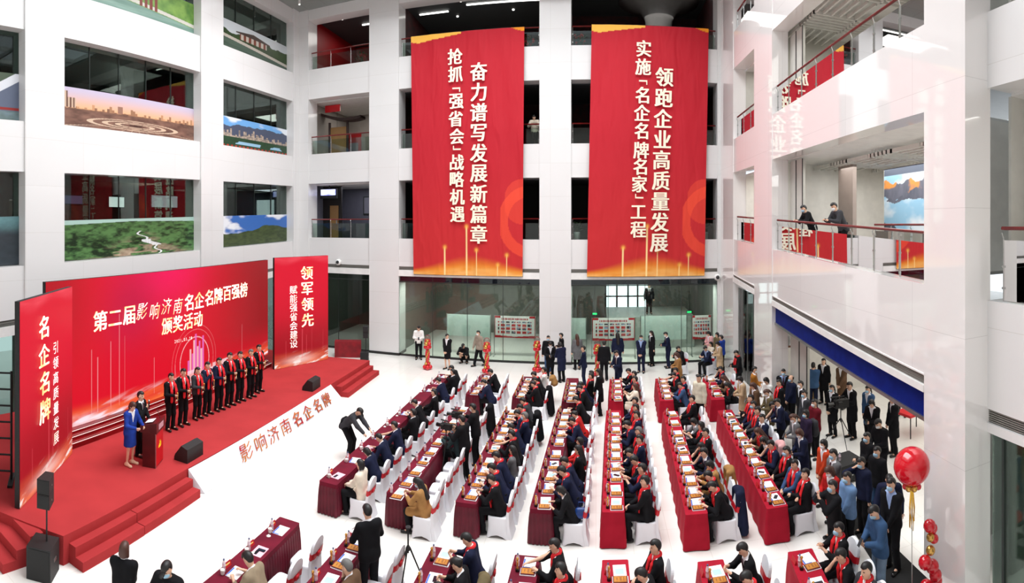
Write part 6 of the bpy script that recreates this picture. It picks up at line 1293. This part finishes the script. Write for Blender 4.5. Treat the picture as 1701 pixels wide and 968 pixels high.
# ---------------------------------------------------------------- boards behind the lobby glass and corridor details
def poster(u, v):
    c = L3((236, 232, 232), (184, 30, 40), (60, 50, 56), (196, 60, 60), (150, 170, 200)); o = np.tile(c[0], (len(u), 1)); q = (v > .9 - .35 * np.abs(u - .5) ** 2.2 * 4 * 0 - .0) | (v < .06 + .12 * np.abs(u - .5)) | (u < .012) | (u > .988); o[q & ((v < .9) | (np.abs(u - .5) > .36))] = c[1]
    q = (v > .83) & (v < .9) & (np.abs(u - .5) < .33) & (np.sin(u * 150) > -.5); o[q] = c[1]
    gx = (u * 7.5) % 1; gy = (v * 6) % 1; q = (gx > .12) & (gx < .88) & (gy > .15) & (gy < .85) & (v > .16) & (v < .76) & (u > .08) & (u < .92); t = vnoise(np.floor(u * 7.5) * 3.1 + u * 9, np.floor(v * 6) * 2.3 + v * 9, 5); o[q] = np.where((t > .55)[:, None], c[3][None], np.where((t > .4)[:, None], c[4][None], c[2][None]))[q]; return o
FROST = mat('frosted_white_board', (206, 222, 216), .4)
def board(pa, pb, top, bot, y, ptd, label):
    a, b = gY(pa, top, y), gY(pb, bot, y); o = empty('display_board', ((a.x + b.x) / 2, y, 0), 0, label, 'board'); w = (b.x - a.x) / 2
    if ptd: f = painted('panel', poster, 110, 60, lambda U, V: np.stack([-w + 2 * w * U, U * 0 - .02, b.z + (a.z - b.z) * V], -1), vmat('poster_print', .4), o); MB().box((-w, -.015, b.z), (w, .015, a.z)).build('backing', TRIMW, o)
    else: MB().box((-w, -.015, b.z), (w, .015, a.z)).build('panel', FROST, o)
    for s in (-1, 1): MB().box((s * (w + .03) - .02, -.02, 0), (s * (w + .03) + .02, .02, a.z + .03)).build('post', STEEL, o); MB().box((s * (w + .03) - .03, -.25, 0), (s * (w + .03) + .03, .25, .04)).build('foot', STEEL, o)
board(743, 814, 521, 560, 27.6, 0, 'frosted white board left of the left poster board inside the lobby'); board(822, 889, 524, 562, 27.6, 1, 'photo poster board behind the lobby glass between first two columns'); board(947, 973, 528, 563, 27.6, 0, 'narrow frosted white board right of the middle column in the lobby')
board(984, 1054, 528, 565, 27.6, 1, 'photo poster board in the middle of the right lobby glass'); board(1065, 1140, 525, 563, 27.6, 0, 'wide frosted white board in the right lobby bay'); board(1150, 1181, 524, 562, 27.6, 1, 'photo poster board at the right end of the lobby glass')
EXIT = mat('green_exit', (40, 200, 110), .4, emis=1.5)
for px, py, y, l in ((988, 521, 29, 'left'), (1145, 518, 29, 'right')):
    p = gY(px, py, y); o = empty('exit_sign', tuple(p), 0, 'small green exit lamp in the %s part of the right lobby bay' % l, 'sign'); MB().box((-.14, 0, -.07), (.14, .04, .07)).build('housing', BLK, o); MB().box((-.12, -.01, -.05), (.12, 0, .05)).build('lit_face', EXIT, o); MB().tube([(0, .02, .07), (0, .02, 4.15 - p.z)], .01, 6).build('hanger', BLK, o)
m = MB()
for i, ch in enumerate('IN'): put_glyph(m, ch, gY(1166 + i * 13, 516, 33.3) + Vector((0, 0, 0)), Vector((1, 0, 0)), Z, Vector((0, -1, 0)), 1.0, 1.0, .03, lift=.08)
o = m.build('wall_lettering', mat('dim_white_letters', (170, 170, 166), .5)); tag(o, 'pale letters IN on the dark lobby wall, right bay', 'lettering')
# plants at the rails
LEAF = mat('dark_leaf', (34, 62, 34), .5, rgb2=(54, 88, 44), scale=9); POT = mat('white_pot', (226, 226, 222), .4)
def plant(x, y, z, h, flower, label):
    o = empty('potted_plant', (x, y, z), 0, label, 'plant'); MB().lathe([(.1, 0), (.14, .02), (.17, .42), (.17, .44), (.14, .44), (.14, .4), (.001, .4)], 14).build('pot', POT, o, True); m = MB(); R = random.Random(int(x * 31)); fl = MB()
    for q in range(46):
        a = R.uniform(0, 6.28); e = R.uniform(.1, .32); t = Vector((e * math.cos(a), e * math.sin(a), .5 + R.uniform(0, h))); s = Vector((math.cos(a), math.sin(a), .5)) * R.uniform(.08, .14); w = Vector((-math.sin(a), math.cos(a), 0)) * .035; b0 = Vector((t.x * .2, t.y * .2, .42)); m.tube([b0, t], .005, 4)
        m.add([t - w, t + s * .5 - w * 1.4, t + s, t + s * .5 + w * 1.4, t + w], [(0, 1, 2, 3, 4)])
        if flower and q % 4 == 0: MB().ball(tuple(t + Vector((0, 0, .04))), .075, 8).build('red_flower', mat('red_petal', (170, 30, 36), .6), o)
    m.build('foliage', LEAF, o)
for px, z, fl, l in ((958, 6.05, 0, 'white potted plant on the second floor left of the right banner'), (1171, 6.05, 0, 'white potted plant on the second floor right of the right banner'), (880, 15.6, 1, 'pot of red flowers on the top floor right of the left banner'), (964, 15.6, 1, 'pot of red flowers on the top floor left of the right banner'), (600, 15.6, 1, 'pot of red flowers on the top floor, left bay')):
    p = gY(px, 300, 27.6); plant(p.x, 27.6, z, .5, fl, l)
# left bay corridor details
SGN = mat('shop_sign_light', (226, 236, 255), .4, emis=1.6, rgb2=(120, 120, 255), scale=2)
p = gY(541, 321, 30.0); o = empty('led_sign', (-14.95, 27.5, 8.68), 0, 'small blue white lit sign in the second floor corridor, left bay', 'sign'); MB().box((-.6, 0, -.28), (.5, .1, .3)).build('housing', BLKC, o); MB().box((-.55, -.02, -.1), (.42, 0, .24)).build('lit_panel', SGN, o); MB().box((-.03, .03, .3), (.03, .07, .47)).build('hanger', BLKC, o)
struct(MB().box((-15.8, 28.3, 6.03), (-14.55, 28.4, 9.15)).build('wall_dark_partition', BLACKW), 'dark partition in the second floor corridor, left bay', 'wall')
o = struct(MB().box((-15.3, 28.24, 6.03), (-14.75, 28.3, 8.0)).build('door_1', mat('oak_door', (150, 112, 66), .4)), 'oak door in the second floor corridor, left bay', 'door'); MB().box((-14.85, 28.18, 6.9), (-14.8, 28.24, 7.2)).build('door_handle', STEEL, o)
fr = MB().box((-14.35, 30.93, 7.5), (-13.3, 30.98, 8.65)); o = fr.build('picture_frame', mat('dark_frame', (60, 66, 64), .4, .5)); tag(o, 'dark framed picture on the second floor corridor wall, left bay', 'picture'); MB().box((-14.28, 30.915, 7.57), (-13.37, 30.93, 8.58)).build('canvas', mat('grey_canvas', (120, 120, 132), .7), o)
gt = empty('gate_pavilion', (-14.85, 28.3, 10.77), 0, 'small wooden gate with curved tiled eave on the third floor, left bay', 'gate'); EV = mat('dark_brown_eave', (52, 32, 28), .6)
m = MB(); n = 12
for q in range(n): t = q / (n - 1); m.v += [(-.9 + 2.6 * t, -.35, 2.25 + .5 * (1 - t) ** 2 + .18 * t ** 4), (-.9 + 2.6 * t, .35, 2.25 + .5 * (1 - t) ** 2 + .18 * t ** 4), (-.9 + 2.6 * t, .35, 2.1 + .5 * (1 - t) ** 2 + .18 * t ** 4), (-.9 + 2.6 * t, -.35, 2.1 + .5 * (1 - t) ** 2 + .18 * t ** 4)]
for q in range(n - 1):
    for j in range(4): m.f.append((q * 4 + j, q * 4 + (j + 1) % 4, q * 4 + 4 + (j + 1) % 4, q * 4 + 4 + j)); m.m.append(0)
m.build('roof', EV, gt)
for x in (-.5, .7): MB().tube([(x, 0, 0), (x, 0, 2.2)], .08, 10).build('post', EV, gt)
MB().box((-.42, -.03, 0), (.62, .03, 1.9)).build('door', mat('oak_door', (150, 112, 66), .4), gt); MB().box((-.6, -.4, 2.75), (.4, -.34, 3.15)).build('signboard', mat('lectern_red', (206, 18, 30), .4), gt)
ln = empty('lantern_string', (-14.95, 28.5, 13.9), 0, 'string of small red lanterns beside the wooden gate, third floor', 'lantern'); MB().tube([(0, 0, 0), (0, 0, -2.3)], .008, 5).build('cord', BLK, ln)
for q in range(4): MB().ball((0, 0, -1.5 - q * .2), .085, 12).build('lantern', mat('lantern_red', (190, 26, 26), .4), ln, True)
for i, (px, y, z, w, h, l) in enumerate(((588, 30.9, 10.77, 1.0, 1.9, 'dark red standee in the third floor corridor, left bay'),)):
    p = gY(px, 300, y); o = empty('standee', (p.x, y, z), 0, l, 'sign'); MB().box((-w / 2, 0, 0), (w / 2, .06, h)).build('panel', RED, o); MB().box((-w * .3, -.01, h * .2), (w * .3, 0, h * .7)).build('print', mat('grey_canvas', (120, 120, 132), .7), o)
o = empty('wall_screen', (-12.9, 32.9, 16.4), 0, 'dark framed panel on the red top floor wall, left bay', 'screen'); MB().box((-.9, 0, 0), (1.2, .08, 1.7)).build('panel', mat('dark_teal_panel', (40, 58, 62), .2), o); MB().box((-.95, -.01, 1.66), (1.25, .08, 1.72)).build('frame', STEEL, o)
# top floor: big column with ring lamps behind the right banner
o = struct(MB().lathe([(2.3, 4.0), (1.5, 3.85), (1.05, 3.5), (.8, 3.0), (.68, 2.2), (.66, 0)], 32).build('column_flared', mat('grey_column', (126, 124, 122), .5), None, True), 'flared grey column on the top floor behind the right banner', 'column'); o.location = (3.6, 30.6, 15.6)
for dx in (-1.3, 1.3):
    l = empty('ring_lamp', (3.6 + dx, 29.2, 19.62), 0, 'glowing ring lamp on the top floor ceiling, %s of the flared column' % ('left' if dx < 0 else 'right'), 'lamp'); m = MB(); n = 28
    for r0, z0, r1 in ((.85, 0, .035), (.45, -.0, .06)): m.tube([(r0 * math.cos(a), r0 * .8 * math.sin(a), z0) for a in np.linspace(0, 6.283, n)], r1, 6)
    m.build('ring', LAMP, l); MB().lathe([(1.1, .0), (1.15, .03)], 28).build('plate', DGREY, l)
# dome cameras on the far wall
for px, py, l in ((563, 435, 'white round dome camera on the far wall, left bay'), (1191, 460, 'white dome camera at the right far corner above the glass')):
    p = gY(px, py, D - .02); o = empty('dome_camera', tuple(p), 0, l, 'camera'); m = MB().lathe([(.16, 0), (.17, .03), (.17, .12), (.12, .17), (.1, .18)], 16); m.v = [(x, -z, y) for x, y, z in m.v]; m.build('housing', TRIMW, o, True); MB().ball((0, -.16, 0), .1, 12).build('lens_dome', mat('dark_lens', (30, 30, 34), .1), o, True)
# shops seen through the left windows
for i, (y, z, w, h, c, l) in enumerate(((17.0, 7.74, 1.1, .62, (236, 236, 240), 'lit white menu sign behind the left wall glass, nearer one'), (20.0, 7.8, 2.1, .75, (226, 236, 250), 'lit white shop sign behind the left wall glass, farther one'), (14.2, 7.85, 1.2, .5, (90, 80, 120), 'dim violet shop sign behind the left wall glass'))):
    o = empty('shop_sign', (-21.98, y, z), 0, l, 'sign'); MB().box((0, 0, 0), (.1, w, h)).build('housing', BLKC, o); MB().box((.1, .05, .05), (.12, w - .05, h - .05)).build('lit_face', mat('sign_face_%d' % i, c, .4, emis=1.2 if i < 2 else .5), o)
ob = empty('framed_photos', (8.0, 19.85, 2.2), 0, 'framed black and white photo panel on the side hall back wall', 'picture'); MB().box((-.9, .05, -.2), (.9, .1, 1.3)).build('frame', mat('oak_frame', (110, 70, 50), .5), ob); painted('prints', lambda u, v: np.repeat((.15 + .6 * vnoise(u * 12, v * 8, 3))[:, None], 3, 1), 60, 40, lambda U, V: np.stack([-.82 + 1.64 * U, U * 0 + .045, -.12 + 1.34 * V], -1), vmat('poster_print', .4), ob)
tb = empty('red_cloth_table', (9.9, 14.7, 0), .2, 'small table with red cloth inside the side hall, under the lintel', 'table'); MB().box((-.5, -.35, .68), (.5, .35, .76)).build('tabletop', mat('lectern_red', (206, 18, 30), .4), tb)
for sx in (-.44, .44):
    for sy in (-.3, .3): MB().tube([(sx, sy, 0), (sx, sy, .68)], .02, 6).build('leg', BLKC, tb)
